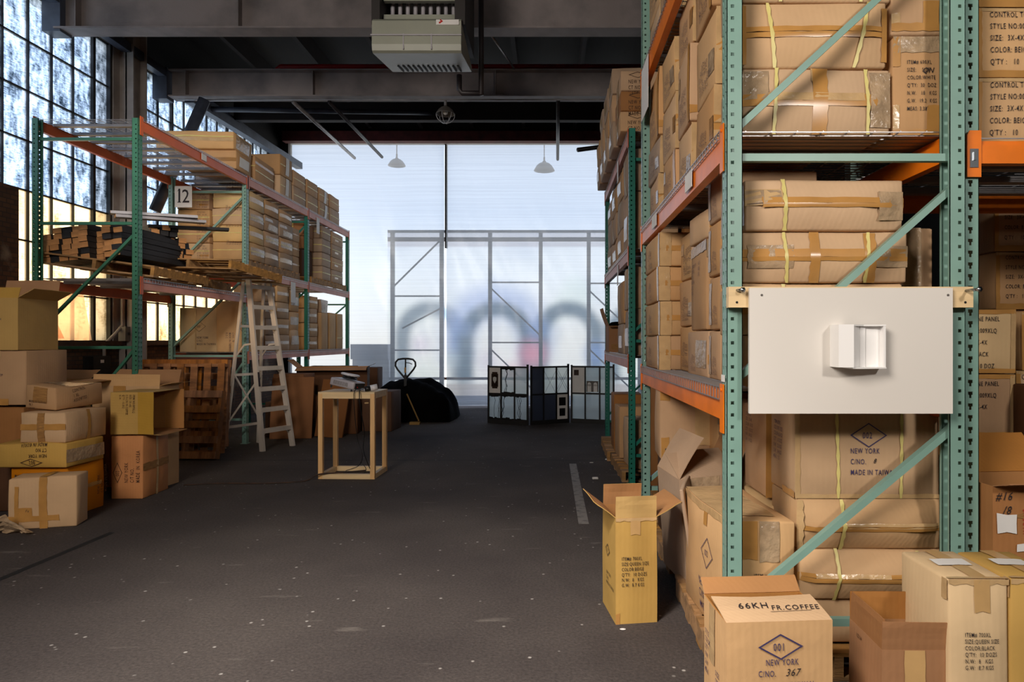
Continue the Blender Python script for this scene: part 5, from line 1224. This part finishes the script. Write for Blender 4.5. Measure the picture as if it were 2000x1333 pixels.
stack(.83, 1.35, 3.34, 3.78, 2.412, [.38, .40, .44], f'of the pile beside the post, {AL}', ('kraft', 'tan', 'kraft'), ('printed',), styles=side, jr=2.2, jx=.012)
stack(.81, 1.33, 3.82, 4.24, 2.412, [.36, .45, .34], f'of second pile from the post, {AL}', ('tan', 'kraft', 'kraft'), ('taped printed',), styles=side[1:] + side[:1], jr=2.5, jx=.012)
stack(.80, 1.30, 4.28, 4.74, 2.412, [.33, .37, .36], f'of third pile from the post, {AL}', ('kraft', 'tan', 'tan'), ('creased printed',), styles=side[2:] + side[:2], amp=.016) if False else [stack(.80, 1.30, 4.28, 4.74, 2.412, [.33, .37, .36], f'of third pile from the post, {AL}', ('kraft', 'tan', 'tan'), ('creased printed',), styles=side[2:] + side[:2])]
stack(.79, 1.25, 4.79, 5.30, 2.412, [.30, .28, .50], f'of far pile by paper tag, {AL}', ('kraft', 'greyed', 'kraft'), ('scuffed printed',), styles=side, jr=2, jx=.01)
# top shelf
stack(.80, 1.3, 4.35, 4.85, 3.685, [.32, .34], 'on the high shelf behind the orange beam', ('kraft',), ('worn',), styles=side)
stack(.80, 1.3, 4.88, 5.34, 3.685, [.30, .32], 'on the high shelf above the paper tag', ('tan',), ('worn',), styles=side)
stack(.82, 1.4, 3.1, 3.6, 3.685, [.3], 'on the high shelf over the post piles', ('tan',), ('shadowed',))
# aisle side, lower shelf
AL = 'tall rack lower shelf'
gl = [dict(prints=[('L', .32, .08, .028, SPEC, 'f', 90)], tapes=[('F', 0, .44, 1, .60), ('F', 0, 0, .16, 1, 'tape_clear'), ('L', .93, 0, 1, 1, 'tape_clear'), ('L', 0, .2, .06, .8, 'wrap')], bulge=.012, amp=.008)]
stack(.765, 1.26, 4.64, 5.35, 1.297, [.242] * 4, f'in four-high pile, {AL}', ('kraft', 'tan', 'kraft', 'tan'), ('evenly taped',), styles=gl)
stack(.90, 1.40, 4.18, 4.60, 1.297, [.30, .31, .31], f'in recessed pile, {AL}', ('kraft', 'kraft', 'tan'), ('taped',), styles=side)
carton((1.1, 3.86, 1.297), (.50, .48, .26), 'low carton with clear tape cross under tall printed carton', 'kraft', R(1), tapes=[('L', .5, .2, .95, .8, 'wrap'), ('F', 0, .3, 1, .5)], prints=[('L', .2, .1, .02, SPEC, 'f', 90)])
carton((1.1, 3.86, 1.562), (.48, .46, .50), 'tall upright printed carton in the lower shelf of the tall rack', 'kraft', R(-2), prints=[('L', .12, .80, .030, ['CONTROL TOP', 'STYLE NO', 'SIZE 3X', 'COLOR WH', '10 DOZ', '18 KGS'], 'f'), ('L', .62, .80, .03, ['KGS', 'KGS', '3.38'], 'f')], tapes=[('L', 0, .88, 1, 1, 'wrap'), ('F', 0, .8, 1, 1, 'wrap')], bulge=.012)
carton((1.08, 3.84, 2.07), (.45, .42, .16), 'shallow carton on the tall upright printed carton', 'tan', R(3), tapes=[('F', 0, .3, 1, .6)])
stack(.85, 1.33, 3.33, 3.58, 1.297, [.26, .28, .28, .24], f'in slim pile against the post, {AL}', ('kraft',), ('slim printed',), styles=[dict(prints=[('L', .30, .1, .020, SPEC[:5], 'f', 90)], tapes=[('L', .0, .1, .25, .9, 'wrap')])])
for (x, y, z, h, lb) in ((1.55, 4.9, 1.297, .9, 'deep carton behind the four-high pile'), (1.5, 4.2, 1.297, .85, 'deep carton behind the recessed pile')):
    carton((x, y, z), (.4, .5, h), lb, 'brown', R(2), straps=[('F', .3, 0, .34, 1)])
# floor level of the tall rack
pallet('pallet', (1.28, 3.42, 0), (0, 0, R(-1)), 'pallet on the floor under the diamond-printed cartons', 1.1, .98, nb=7, gap_seed=3)
pallet('pallet', (1.25, 4.75, 0), (0, 0, R(2)), 'pallet on the floor at the far end of the tall rack', 1.0, .9, nb=6, gap_seed=6)
carton((.912, 3.30, .128), (.30, .70, .57), 'sagging carton with blue 002 diamond facing the aisle', 'tan', R(4.0), prints=[('L', .42, .36, .055, ['NEW YORK', 'C/NO. 21', 'MADE IN TAIWAN'], 'b', -0), ('F', .36, .63, .027, ['ITEM # 600XL', 'SIZE:', 'COLOR:BLACK'], 'k', 0, 1.4)], dia=[('L', .60, .60, .085, .075, '002', 'b')], tapes=[('L', .5, .82, .57, 1), ('F', .15, .72, .42, 1), ('F', .45, .70, .75, 1, 'wrap'), ('L', .0, .94, 1, 1, 'tape_clear'), ('T', 0, .1, .8, 1, 'tape_clear'), ('L', .8, 0, .87, .15)], bulge=.014, amp=.012)
D3 = 3.0
def gx(px, D=D3): return PX(px, D)
bb = [(-1, 1)]
carton(((gx(1553) + gx(1838)) / 2, D3 + .17, .79), (gx(1838) - gx(1553), .33, .385), 'big carton with 002 NEW YORK TAIWAN print under the white board', 'tan', 0, prints=[('F', .375, .60, .034, ['NEW YORK', '', 'C/NO.', '', 'MADE IN TAIWAN'][:5:1] if False else ['NEW YORK'], 'b'), ('F', .375, .475, .034, ['C/NO.'], 'b'), ('F', .375, .35, .034, ['MADE IN TAIWAN'], 'b'), ('L', .20, .86, .026, ['ITEM 600XL', 'SIZE:ONE SIZE', 'COLOR:BLACK', "Q'TY  10 DOZ", 'N.W.  22 KGS', 'G.W.  24 KGS', 'MEAS.  3.3'], 'b')], dia=[('F', .50, .74, .082, .055, '002', 'b')], hand=[('F', .53, .485, .03, ['8'])], tapes=[('F', 0, 0, .035, 1, 'tape_clear'), ('L', .55, 0, 1, .08), ('F', 0, 0, 1, .05, 'tape_clear')], straps=[('F', .285, 0, .305, 1, -.01), ('F', .715, 0, .735, 1, 0)], bulge=.008)
carton(((gx(1555) + gx(1842)) / 2, D3 + .17, .561), (gx(1842) - gx(1555), .34, .226), 'strapped flat carton directly beneath the big 002 carton', 'tan', R(.5), tapes=[('F', 0, .40, 1, .50), ('F', 0, 0, .04, 1, 'tape_clear'), ('F', .3, .46, 1, .56, 'tape_clear')], straps=[('F', .28, 0, .305, 1, .01)], seams=[('F', 0, .495, 1, .503)], bulge=.012, amp=.01, ridge=.045)
carton(((gx(1557) + gx(1842)) / 2, D3 + .17, .333), (gx(1842) - gx(1557), .34, .226), 'bulging flat carton with seam, second from floor beneath the board', 'tan', R(-.5), tapes=[('F', 0, .40, 1, .58), ('F', .1, .50, .6, .58, 'tape_clear')], straps=[('F', .24, 0, .262, 1, .0), ('F', .81, 0, .83, 1)], seams=[('F', 0, .495, 1, .503)], bulge=.014, amp=.012, ridge=.05)
carton(((gx(1560) + gx(1840)) / 2, D3 + .19, .128), (gx(1840) - gx(1560), .34, .20), 'lowest flat carton under the white board, on the pallet', 'tan', 0)
carton((1.16, 3.40, .128), (.20, .3, .56), 'narrow hidden carton behind the 600XL carton', 'kraft', R(2)) if False else None
carton((1.275, 3.57, .70), (.36, .34, .46), 'printed carton behind the big 002 carton', 'kraft', R(1), prints=[('L', .1, .9, .026, SPEC, 'f')], tapes=[('F', 0, .02, 1, .1), ('F', 0, 0, .16, 1, 'tape')])
carton((1.22, 3.52, .45), (.34, .5, .23), 'pale torn carton wedged behind the 600XL carton', 'pale', R(-12), prints=[('L', .2, .5, .03, ['DOZ', 'KGS', 'KGS'], 'b')])
open_carton((.92, 4.05, .10), (.34, .42, .62), 'torn open carton with taped flap behind the sagging carton', 'greyed', R(6), flaps={'L': (.28, -32, -8), 'F': (.26, -62, -6), 'R': (.2, 30, 0)}, tilt=(0, R(-4), R(8)), tapes=[('F', .2, .75, .7, 1, 'wrap')])
sheet((.84, 3.74, .0), (.28, .02, .72), (R(-6), R(-5), R(72)), 'flattened pale cardboard leaning beside the open carton', 'greyed')
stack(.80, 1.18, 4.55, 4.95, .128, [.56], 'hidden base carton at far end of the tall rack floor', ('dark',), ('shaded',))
carton((.93, 4.72, .69), (.34, .36, .50), 'slumped carton with punched holes under the orange beam', 'kraft', R(-3), tapes=[('F', 0, .8, .2, 1), ('F', .02, 0, .18, .30), ('F', .7, .2, 1, 1, 'tape_clear')], bulge=.014, amp=.018)
carton((1.20, 4.50, .66), (.22, .40, .50), 'upright printed carton next to the slumped carton with holes', 'kraft', R(-4), prints=[('F', .04, .7, .028, ['STYLE', 'COLOR', '10', 'DOZ'], 'f')], tapes=[('F', 0, .6, .35, 1, 'wrap')], bulge=.01, amp=.014)
carton((1.32, 4.1, .128), (.3, .4, 1.0), 'tall shaded carton behind the upright printed carton', 'kraft', 0, prints=[('L', .1, .8, .03, SPEC, 'f')])
carton((1.5, 4.9, .128), (.4, .6, .95), 'tall dim carton deep under the tall rack', 'brown', R(1))
# broom
r0 = empty('broom_handle', (.795, 4.45, 0), 0, 'yellow pole with black grip standing behind the open mustard box', 'pole')
mb = MB(); mb.cyl((0, 0, .02), (0, 0, .66), .016, 12); mb.build('pole', 'yellow_paint', r0, True); mb = MB(); mb.cyl((0, 0, .66), (-.01, 0, .78), .018, 12); mb.build('grip', 'plastic_black', r0, True)
# gap between the racks
carton((1.12, 6.2, .13), (.3, .5, 1.1), 'tall brown carton standing between the two aisle racks', 'brown', R(8), prints=[('F', .1, .5, .035, ['STYLE NO', 'OR'], 'n')], tapes=[('F', 0, .7, 1, .8)])
carton((1.5, 6.1, .13), (.4, .5, .75), 'brown carton behind the diagonal braces between racks', 'kraft', R(-3))
pallet('pallet', (1.4, 6.2, 0), (0, 0, 0), 'pallet in the gap between the two aisle racks', .95, .7, nb=5, gap_seed=12)
mb = MB(); mb.tube([(1.1, 5.95, 1.30), (1.25, 6.2, 1.22), (1.5, 6.3, 1.26)], .06, 8); tag(mb.build('wrap_roll', 'tarp', None, True), 'dark roll lying on the cartons between the racks', 'roll') if False else None

# ------------------------------------------------------------------ DEEP GREEN RACK CONTENT
ny = dict(prints=[('F', .14, .56, .056, ['NEW YORK', 'CT NO.', 'MADE IN KOREA'], 'n')], dia=[('F', .32, .78, .10, .034, '', 'n')], tapes=[('L', .4, 0, .6, 1, 'tape_clear')])
stack(.74, 1.30, 7.02, 7.55, 3.715, [.215, .215, .215], 'of NEW YORK pile on the deep green rack top', ('orange', 'brown', 'brown'), ('printed brown',), styles=[ny], bulge=.0) if False else stack(.74, 1.30, 7.02, 7.55, 3.715, [.215, .215, .215], 'of NEW YORK pile on the deep green rack top', ('kraft', 'brown', 'kraft'), ('printed brown',), styles=[ny])
wr = [dict(bulge=.02, amp=.02, tapes=[('L', .3, .2, .8, .6, 'tape_clear')]), dict(bulge=.02, amp=.02, straps=[('L', .5, 0, .54, 1)])]
for i, (a, b_, hs, nm) in enumerate(((7.62, 8.12, [.3, .32, .3], 'second'), (8.2, 8.75, [.3, .32, .3], 'third'), (8.82, 9.3, [.3, .3, .28], 'fourth'), (9.36, 9.82, [.34, .28], 'last'))):
    stack(.72 - .01 * i, 1.2, a, b_, 3.715, hs, f'of the {nm} pile on the deep green rack top', ('greyed', 'kraft'), ('wrinkled',), styles=wr)
for i, (a, b_, hs, nm) in enumerate(((7.06, 7.6, [.62, .45], 'first'), (7.68, 8.3, [.34, .36, .34], 'second'), (8.4, 9.0, [.32, .34, .36], 'third'), (9.1, 9.75, [.35, .35, .3], 'last'))):
    stack(.84, 1.36, a, b_, 2.475, hs, f'of the {nm} pile on the deep green rack middle shelf', ('kraft', 'greyed'), ('wrapped',), styles=wr)
for i, (a, b_, hs, nm) in enumerate(((7.06, 7.62, [.50, .45], 'first'), (7.72, 8.4, [.36, .50], 'second'))):
    stack(.85, 1.36, a, b_, 1.345, hs, f'of the {nm} pile on the deep green rack lower shelf', ('greyed', 'kraft'), ('wrapped',), styles=wr)
stack(1.42, 1.80, 7.06, 7.6, 1.345, [.45, .5], 'of the inner pile on the deep green rack lower shelf', ('brown',), ('brown',), prints=[('F', .05, .5, .05, ['SIZE', 'QTY', 'N.W'], 'n')])
stack(1.42, 1.82, 7.06, 7.6, 2.475, [.5, .5], 'of the inner pile on the deep green rack middle shelf', ('brown',), ('brown',), straps=[('F', 0, .5, 1, .53)])
open_carton((.93, 9.3, 1.347), (.27, .34, .36), 'small open carton with raised flap at the shelf edge by the curtain', 'brown', R(3), flaps={'L': (.26, 22, -8), 'F': (.1, 100, 0)}, tapes=[('F', .1, .1, .9, .3, 'tape_dark')])
r0 = empty('dark_cloth', (.95, 9.3, 1.66), 0, 'dark folded cloth inside the small open carton', 'cloth'); mb = MB(); B = Box(.2, .22, .09, 8, .03, .03); B.body(mb); mb.build('folded_cloth', 'tarp', r0, True)
pallet('pallet', (1.25, 7.62, 0), (0, 0, R(1)), 'pallet at the base of the deep green rack', 1.0, 1.1, nb=7, gap_seed=14)
pallet('pallet', (1.22, 8.95, 0), (0, 0, R(-1)), 'farther floor pallet of the deep green rack', 1.0, 1.3, nb=8, gap_seed=15)
carton((.99, 7.35, .13), (.28, .5, .52), 'leaning carton on the pallet of the deep green rack', 'tan', R(4), bulge=.012, amp=.015, straps=[('L', .8, 0, .83, 1)])
carton((.98, 8.55, .13), (.36, .5, .70), 'upright carton on the farther floor pallet', 'brown', R(-1), tapes=[('F', .5, .55, .65, .9)])
carton((1.05, 7.98, .13), (.5, .42, .6), 'carton between the leaning and upright floor cartons', 'kraft', R(2))
carton((1.35, 7.5, .13), (.3, .5, .9), 'carton with pale wrap behind the leaning floor carton', 'greyed', R(2), bulge=.02, amp=.02, tapes=[('F', 0, .5, 1, 1, 'wrap')])

# ------------------------------------------------------------------ WHITE BOARD WITH THE RELIEF
r0 = empty('wooden_batten', (PX(1656, 2.79), 2.795, PZ(580, 2.79)), 0, 'pale pine batten bolted across the tall rack posts', 'batten')
mb = MB(); hw_ = (PX(1892, 2.79) - PX(1419, 2.79)) / 2; mb.box((-hw_, -.034, -.043), (hw_, .004, .043)); mb.build('plank', 'pine_h', r0)
for sx_, ox in ((-1, .022), (1, -.022)):
    mb = MB(); x = sx_ * hw_ + ox; mb.cyl((x + .012 * -sx_ , -.036, -.022), (x - .012 * sx_, -.0345, -.022), .005, 10); mb.build('screw_hole', 'heater_slot', r0)
mb = MB(); mb.cyl((-hw_ + .05, -.06, .028), (-hw_ + .035, -.034, .028), .006, 10); mb.cyl((-hw_ + .052, -.066, .028), (-hw_ + .05, -.058, .028), .011, 6); mb.build('bolt', 'bolt', r0, True)
mb = MB(); mb.cyl((hw_ - .03, -.034, .026), (hw_ - .03, -.115, .026), .006, 10); mb.cyl((hw_ - .03, -.115, .026), (hw_ - .03, -.124, .026), .011, 6); mb.build('bolt', 'bolt', r0, True)
DB = 2.74
bx0, bx1, bz0, bz1 = PX(1464, DB), PX(1861, DB), PZ(807, DB), PZ(561, DB)
r0 = empty('white_board', ((bx0 + bx1) / 2, DB, bz0), 0, 'large flat white board screwed to the batten on the rack', 'board')
hb = (bx1 - bx0) / 2; mb = MB(); mb.box((-hb, 0, 0), (hb, .018, bz1 - bz0)); mb.build('panel', 'white_board', r0)
for x in (-hb + .05, hb - .02):
    mb = MB(); mb.cyl((x, -.002, bz1 - bz0 - .03), (x, .001, bz1 - bz0 - .03), .005, 10); mb.build('screw', 'box_grey', r0)
# relief: folded white form, an open shallow box with a rolled inner wall
sx0, sx1, sz0, sz1 = PX(1633, DB - .06), PX(1728, DB - .05), PZ(716, DB - .05), PZ(633, DB - .05)
r0 = empty('relief_sculpture', ((sx0 + sx1) / 2, DB, sz0), 0, 'small white folded relief projecting from the white board', 'sculpture')
hs_ = (sx1 - sx0) / 2; hh = sz1 - sz0; dp = .085
def extr(poly, name, z0=0, z1=None, mt_='white_gloss', smooth_=False):
    mb = MB(); mb.prism([(x, y) for x, y in poly], z0, z1 if z1 is not None else hh); return mb.build(name, mt_, r0, smooth_)
extr([(-hs_, 0), (-hs_, -dp), (-hs_ + .055, -dp - .012), (-hs_ + .055, 0)], 'side_block')
cv = [(-hs_ + .055 + .075 * q / 8, -dp + .006 + .058 * math.sin(math.pi * .5 * q / 8) ** 1.3) for q in range(9)]
extr(cv + [(-hs_ + .13, 0), (-hs_ + .055, 0)], 'rolled_wall')
extr([(-hs_ + .131, -.022), (hs_, -.022), (hs_, 0), (-hs_ + .131, 0)], 'recessed_panel')
extr([(-hs_ + .11, -.03), (-hs_ + .131, -.03), (-hs_ + .131, 0), (-hs_ + .11, 0)], 'inner_fold')
extr([(-hs_ + .055, -dp - .004), (hs_ + .004, -dp * .66), (hs_ + .004, 0), (-hs_ + .055, 0)], 'bottom_ledge', -.006, .0)
extr([(-hs_ + .055, -dp * .9), (-hs_ + .12, -dp * .5), (hs_ + .004, -dp * .62), (hs_ + .004, 0), (-hs_ + .055, 0)], 'top_ledge', hh - .006, hh)
extr([(hs_ - .004, -dp * .6), (hs_ + .004, -dp * .6), (hs_ + .004, 0), (hs_ - .004, 0)], 'end_fin')
r0 = empty('paper_tag', (.742, 2.85, 1.325), 0, 'tiny white paper tag stuck on the tall rack post above orange beam', 'paper tag'); mb = MB(); mb.box((-.003, -.02, 0), (0, .03, .03)); mb.build('tag_sheet', 'paper', r0)

# ------------------------------------------------------------------ CONTROL TOP CARTONS beside the tall rack
ctl = dict(prints=[('F', .14, .93, .032, CTRL, 'k')], tapes=[('F', 0, 0, .07, 1, 'tape'), ('F', 0, .0, 1, .10), ('F', .0, .93, 1, 1, 'tape_clear')], bulge=.008)
def ctrl(c, size, label, mt_='tan', rz=0, sz=.036, txt=CTRL, u=.12, gap=None, **kw):
    return carton(c, size, label, mt_, rz, prints=[('F', u, .955 - .17 * i, sz, [l], 'k') for i, l in enumerate(txt)], tapes=[('F', 0, 0, .05, 1, 'tape'), ('F', 0, 0, 1, .10, 'tape'), ('F', 0, .95, 1, 1, 'tape_clear')], bulge=.008, **kw)
Dc = 3.02
ctrl((PX(1908, Dc) + .25, Dc + .2, 2.378), (.50, .38, .315), 'control top carton resting on the orange beam by the post', hand=[])
ctrl((PX(1910, Dc) + .25, Dc + .2, 2.70), (.50, .38, .315), 'control top carton with crossed-out size, upper on the beam')
ctrl((PX(1910, Dc) + .25, Dc + .2, 3.02), (.50, .38, .315), 'third control top carton above the orange beam')
D4 = 4.3
stack(PX(1945, D4), PX(1945, D4) + .5, D4, D4 + .4, 0, [.43, .43, .43, .41], 'of dim base pile behind the one panel pile', ('brown',), ('dim',))
ctrl((PX(1945, D4) + .25, D4 + .2, 1.705), (.50, .4, .37), 'dim control top carton high beside the post, lower of two', 'kraft')
ctrl((PX(1942, D4) + .25, D4 + .2, 2.08), (.50, .4, .385), 'dim control top carton high beside the post, upper of two', 'kraft')
Dp = 3.45
PNL = ['TOP.ONE PANEL', 'NO:009XLQ', '3X-4X', 'BLACK', '10 DOZ']
def pan(z, h, lb, mt_, txt=PNL):
    carton((PX(1985, Dp) - .26, Dp + .18, z), (.52, .34, h - .004), lb, mt_, 0, prints=[('F', (.47, .55, .58, .58, .62)[i], .90 - .185 * i, .034, [l], 'k') for i, l in enumerate(txt)], tapes=[('F', 0, .93, 1, 1, 'tape'), ('F', 0, 0, 1, .07), ('F', .95, 0, 1, 1, 'tape_clear')])
for i, (z, h) in enumerate(((.34, .33), (.672, .33), (1.004, .325))):
    pan(z, h, ('one panel carton, lowest in view beside the corner post', 'one panel carton, second up beside the corner post', 'one panel carton just under the raised bright one')[i], 'kraft', ['TOP.ONE PANEL'] if i < 2 else PNL[:3])
pan(1.333, .335, 'bright one panel carton, topmost beside the corner post', 'pale')
carton((PX(1985, Dp) - .26, Dp + .18, .0), (.54, .36, .338), 'base carton of the one panel pile', 'brown', 0)
stack(PX(1942, 3.62) + .12, PX(1942, 3.62) + .62, 3.62, 4.0, 0, [.33, .33, .33], 'of the base beneath control top cartons', ('brown',), ('dim',))
ctrl((PX(1942, 3.62) + .37, 3.81, 1.0), (.50, .38, .335), 'control top carton beside the one panel pile, lower', 'tan', u=.06)
ctrl((PX(1942, 3.62) + .40, 3.81, 1.34), (.50, .38, .32), 'control top carton beside the one panel pile, upper', 'tan', u=.04)
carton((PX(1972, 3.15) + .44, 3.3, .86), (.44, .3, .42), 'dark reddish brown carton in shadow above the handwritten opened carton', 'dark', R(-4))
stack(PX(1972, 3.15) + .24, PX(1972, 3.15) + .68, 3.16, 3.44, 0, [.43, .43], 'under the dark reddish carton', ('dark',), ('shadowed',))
# opened brown carton with handwriting
open_carton((1.855 + .25, 2.98, .0), (.48, .30, .885), 'opened brown carton with handwritten 16 over 18 and white label', 'brown', R(3), flaps={'F': (.10, 75, 0), 'B': (.22, 40, 10), 'R': (.2, 70, 0)}, hand=[('F', .02, .985, .05, ['#16', '  /8'])], prints=[('F', .26, .77, .035, ['MADE UP'], 'r', 90)], papers=[('F', .03, .776, .21, .868), ('F', .21, .69, .45, .725)], tapes=[('F', .05, .85, .5, .865, 'tape_dark')])

# ------------------------------------------------------------------ FRONT CARTONS
# 001 carton
open_carton((.775, 2.40, 0), (.372, .255, .543), 'open carton with blue 001 diamond and handwritten 66KH flap', 'tan', R(4), flaps={'F': (.17, -78, -10), 'B': (.065, 42, 10)}, dia=[('F', .50, .845, .079, .044, '001', 'b')], prints=[('F', .355, .775, .030, ['NEW YORK'], 'b'), ('F', .285, .705, .030, ['C/NO.'], 'b'), ('F', .315, .63, .030, ['MADE IN TAIWAN'], 'b'), ('L', .10, .80, .026, ['STYLE', 'COLOR', "Q'TY", 'N.W', 'G.W', 'MEAS'], 'b'), ('L', .6, .62, .026, ['SIZE', 'DOZ', 'KGS', 'KGS'], 'b')], hand=[('F', .54, .72, .036, ['367'])], tapes=[('L', .3, .62, .55, 1, 'tape_clear')])
# writing on its front flap is laid on the closed top half
r0 = [o for o in bpy.data.objects if o.get('label', '').startswith('open carton with blue 001')][0]
fl_ = [c for c in r0.children if c.name.startswith('flap')][0]
me = fl_.data; K = 36
def flap_pt(me, u, v, off=.003):
    n_ = 5; i = min(4, int(u * n_)); j = min(4, int(v * n_)); a = u * n_ - i; b_ = v * n_ - j; V = me.vertices; g = lambda i, j: V[j * 6 + i].co
    p_ = g(i, j) * (1 - a) * (1 - b_) + g(i + 1, j) * a * (1 - b_) + g(i, j + 1) * (1 - a) * b_ + g(i + 1, j + 1) * a * b_
    nr = (g(i + 1, j) - g(i, j)).cross(g(i, j + 1) - g(i, j)).normalized(); nr = nr if nr.z > 0 else -nr
    return p_ + nr * off
mb = MB(); FW, FH = .375, .17
put_text(mb, '66KH', lambda x, y: flap_pt(me, (.07 + x * 1.0) / FW, (.075 + y) / FH), .055, 0, .75, .25)
put_text(mb, 'FR.COFFEE', lambda x, y: flap_pt(me, (.185 + x) / FW, (  .062 + y) / FH), .042, 0, .75, .3)
for q in range(8): mb.quad([flap_pt(me, .47 + .05 * q, .30 + .003 * q), flap_pt(me, .52 + .05 * q, .303 + .003 * q), flap_pt(me, .52 + .05 * q, .315 + .003 * q), flap_pt(me, .47 + .05 * q, .312 + .003 * q)])
mb.build('handwritten_lettering', 'ink', fl_)
# small open carton
open_carton((1.262, 2.42, 0), (.236, .262, .435), 'small open carton with all four flaps standing up', 'brown', R(-1), flaps={'F': (.098, 4, 0), 'B': (.105, 0, 0), 'L': (.105, -2, 0), 'R': (.10, 0, 0)}, tapes=[('F', .32, .70, .62, 1.0, 'tape_soft')], prints=[('L', .25, .95, .02, ["10Z-04", '', ''], 'n', 0)])
# 700XL black carton, and its twin
def big(c, lb, col, rz, mt_):
    return carton(c, (.205, .31, .685), lb, mt_, rz, prints=[('F', .24, .745, .0205, ITEM7(col), 'k')], tapes=[('F', .42, .84, .68, 1, 'tape_soft'), ('F', 0, .975, 1, 1.0, 'tape_clear'), ('T', 0, .0, 1, .05, 'tape_clear'), ('T', .42, 0, .68, 1, 'tape_soft'), ('F', .42, .30, .75, .36, 'tape_soft'), ('L', .9, .9, 1, 1, 'tape_clear')], papers=[('T', .20, .40, .78, .62)], bulge=.008, lean=(0, .012))
big((1.462, 2.42, 0), 'tall carton printed 700XL BLACK with paper slip on top', 'BLACK', R(0), 'pale')
big((1.675, 2.42, .0), 'mustard carton with paper slip, twin beside the 700XL BLACK carton', 'BLACK', R(-1), 'mustard')
carton((1.72, 2.75, 0), (.4, .12, .3), 'low carton under the corner post behind the tall ones', 'brown', 0) if False else None
# beige queen size open carton in the aisle
open_carton((.435, 3.69, 0), (.226, .315, .56), 'mustard open carton printed 700XL QUEEN SIZE BEIGE in the aisle', 'mustard', R(8), flaps={'F': (.115, 2, 0), 'B': (.12, -6, 0), 'L': (.15, 52, 0), 'R': (.16, 62, 0)}, prints=[('F', .14, .64, .0257, ITEM7('BEIGE'), 'k'), ('L', .40, .42, .026, ['NEW YORK', 'C/NO.', 'MADE IN TAIWAN'], 'k', 0)], dia=[('L', .5, .62, .05, .035, '002', 'k')], tapes=[('F', .36, .84, .60, 1.0, 'tape_soft'), ('F', 0, .97, 1, 1, 'tape_clear'), ('F', 0, 0, .10, .1)])
# things on the floor
mb = MB(); mb.box((PX(1112, 8.1), 5.45, .001), (PX(1112, 8.1) + .085, 8.12, .0025)); o = struct(mb.build('trim_3', 'floor_line'))
mb = MB(); mb.box((-6, 8.36, .0005), (.9, 8.375, .0015)); o = struct(mb.build('trim_4', 'heater_slot'))
mb = MB(); mb.quad([(PX(-60, 4.0), 4.0, .001), (PX(-60, 4.0) + .05, 3.98, .001), (PX(222, 5.2) + .01, 5.2, .001), (PX(214, 5.22), 5.22, .001)]); struct(mb.build('trim_5', 'heater_slot'))
r_ = random.Random(11)
for (px, py, s_, lb) in ((1187, 897, .035, 'crumpled white paper scrap by the deep green rack pallet'), (1163, 935, .03, 'tiny white scrap on the floor before the rack'), (1217, 1229, .012, 'tiny white chip by the aisle open carton'), (1155, 903, .02, 'small pale chip near the floor line')):
    D = 1950 / (py - 665); x = PX(px, D); mb = MB(); B = Box(s_ * 2, s_, s_ * .5, int(px), .004, .02); B.body(mb, 0, .003); tag(mb.build('paper_scrap', 'paper', None, False, (x, D, 0)), lb, 'paper scrap')
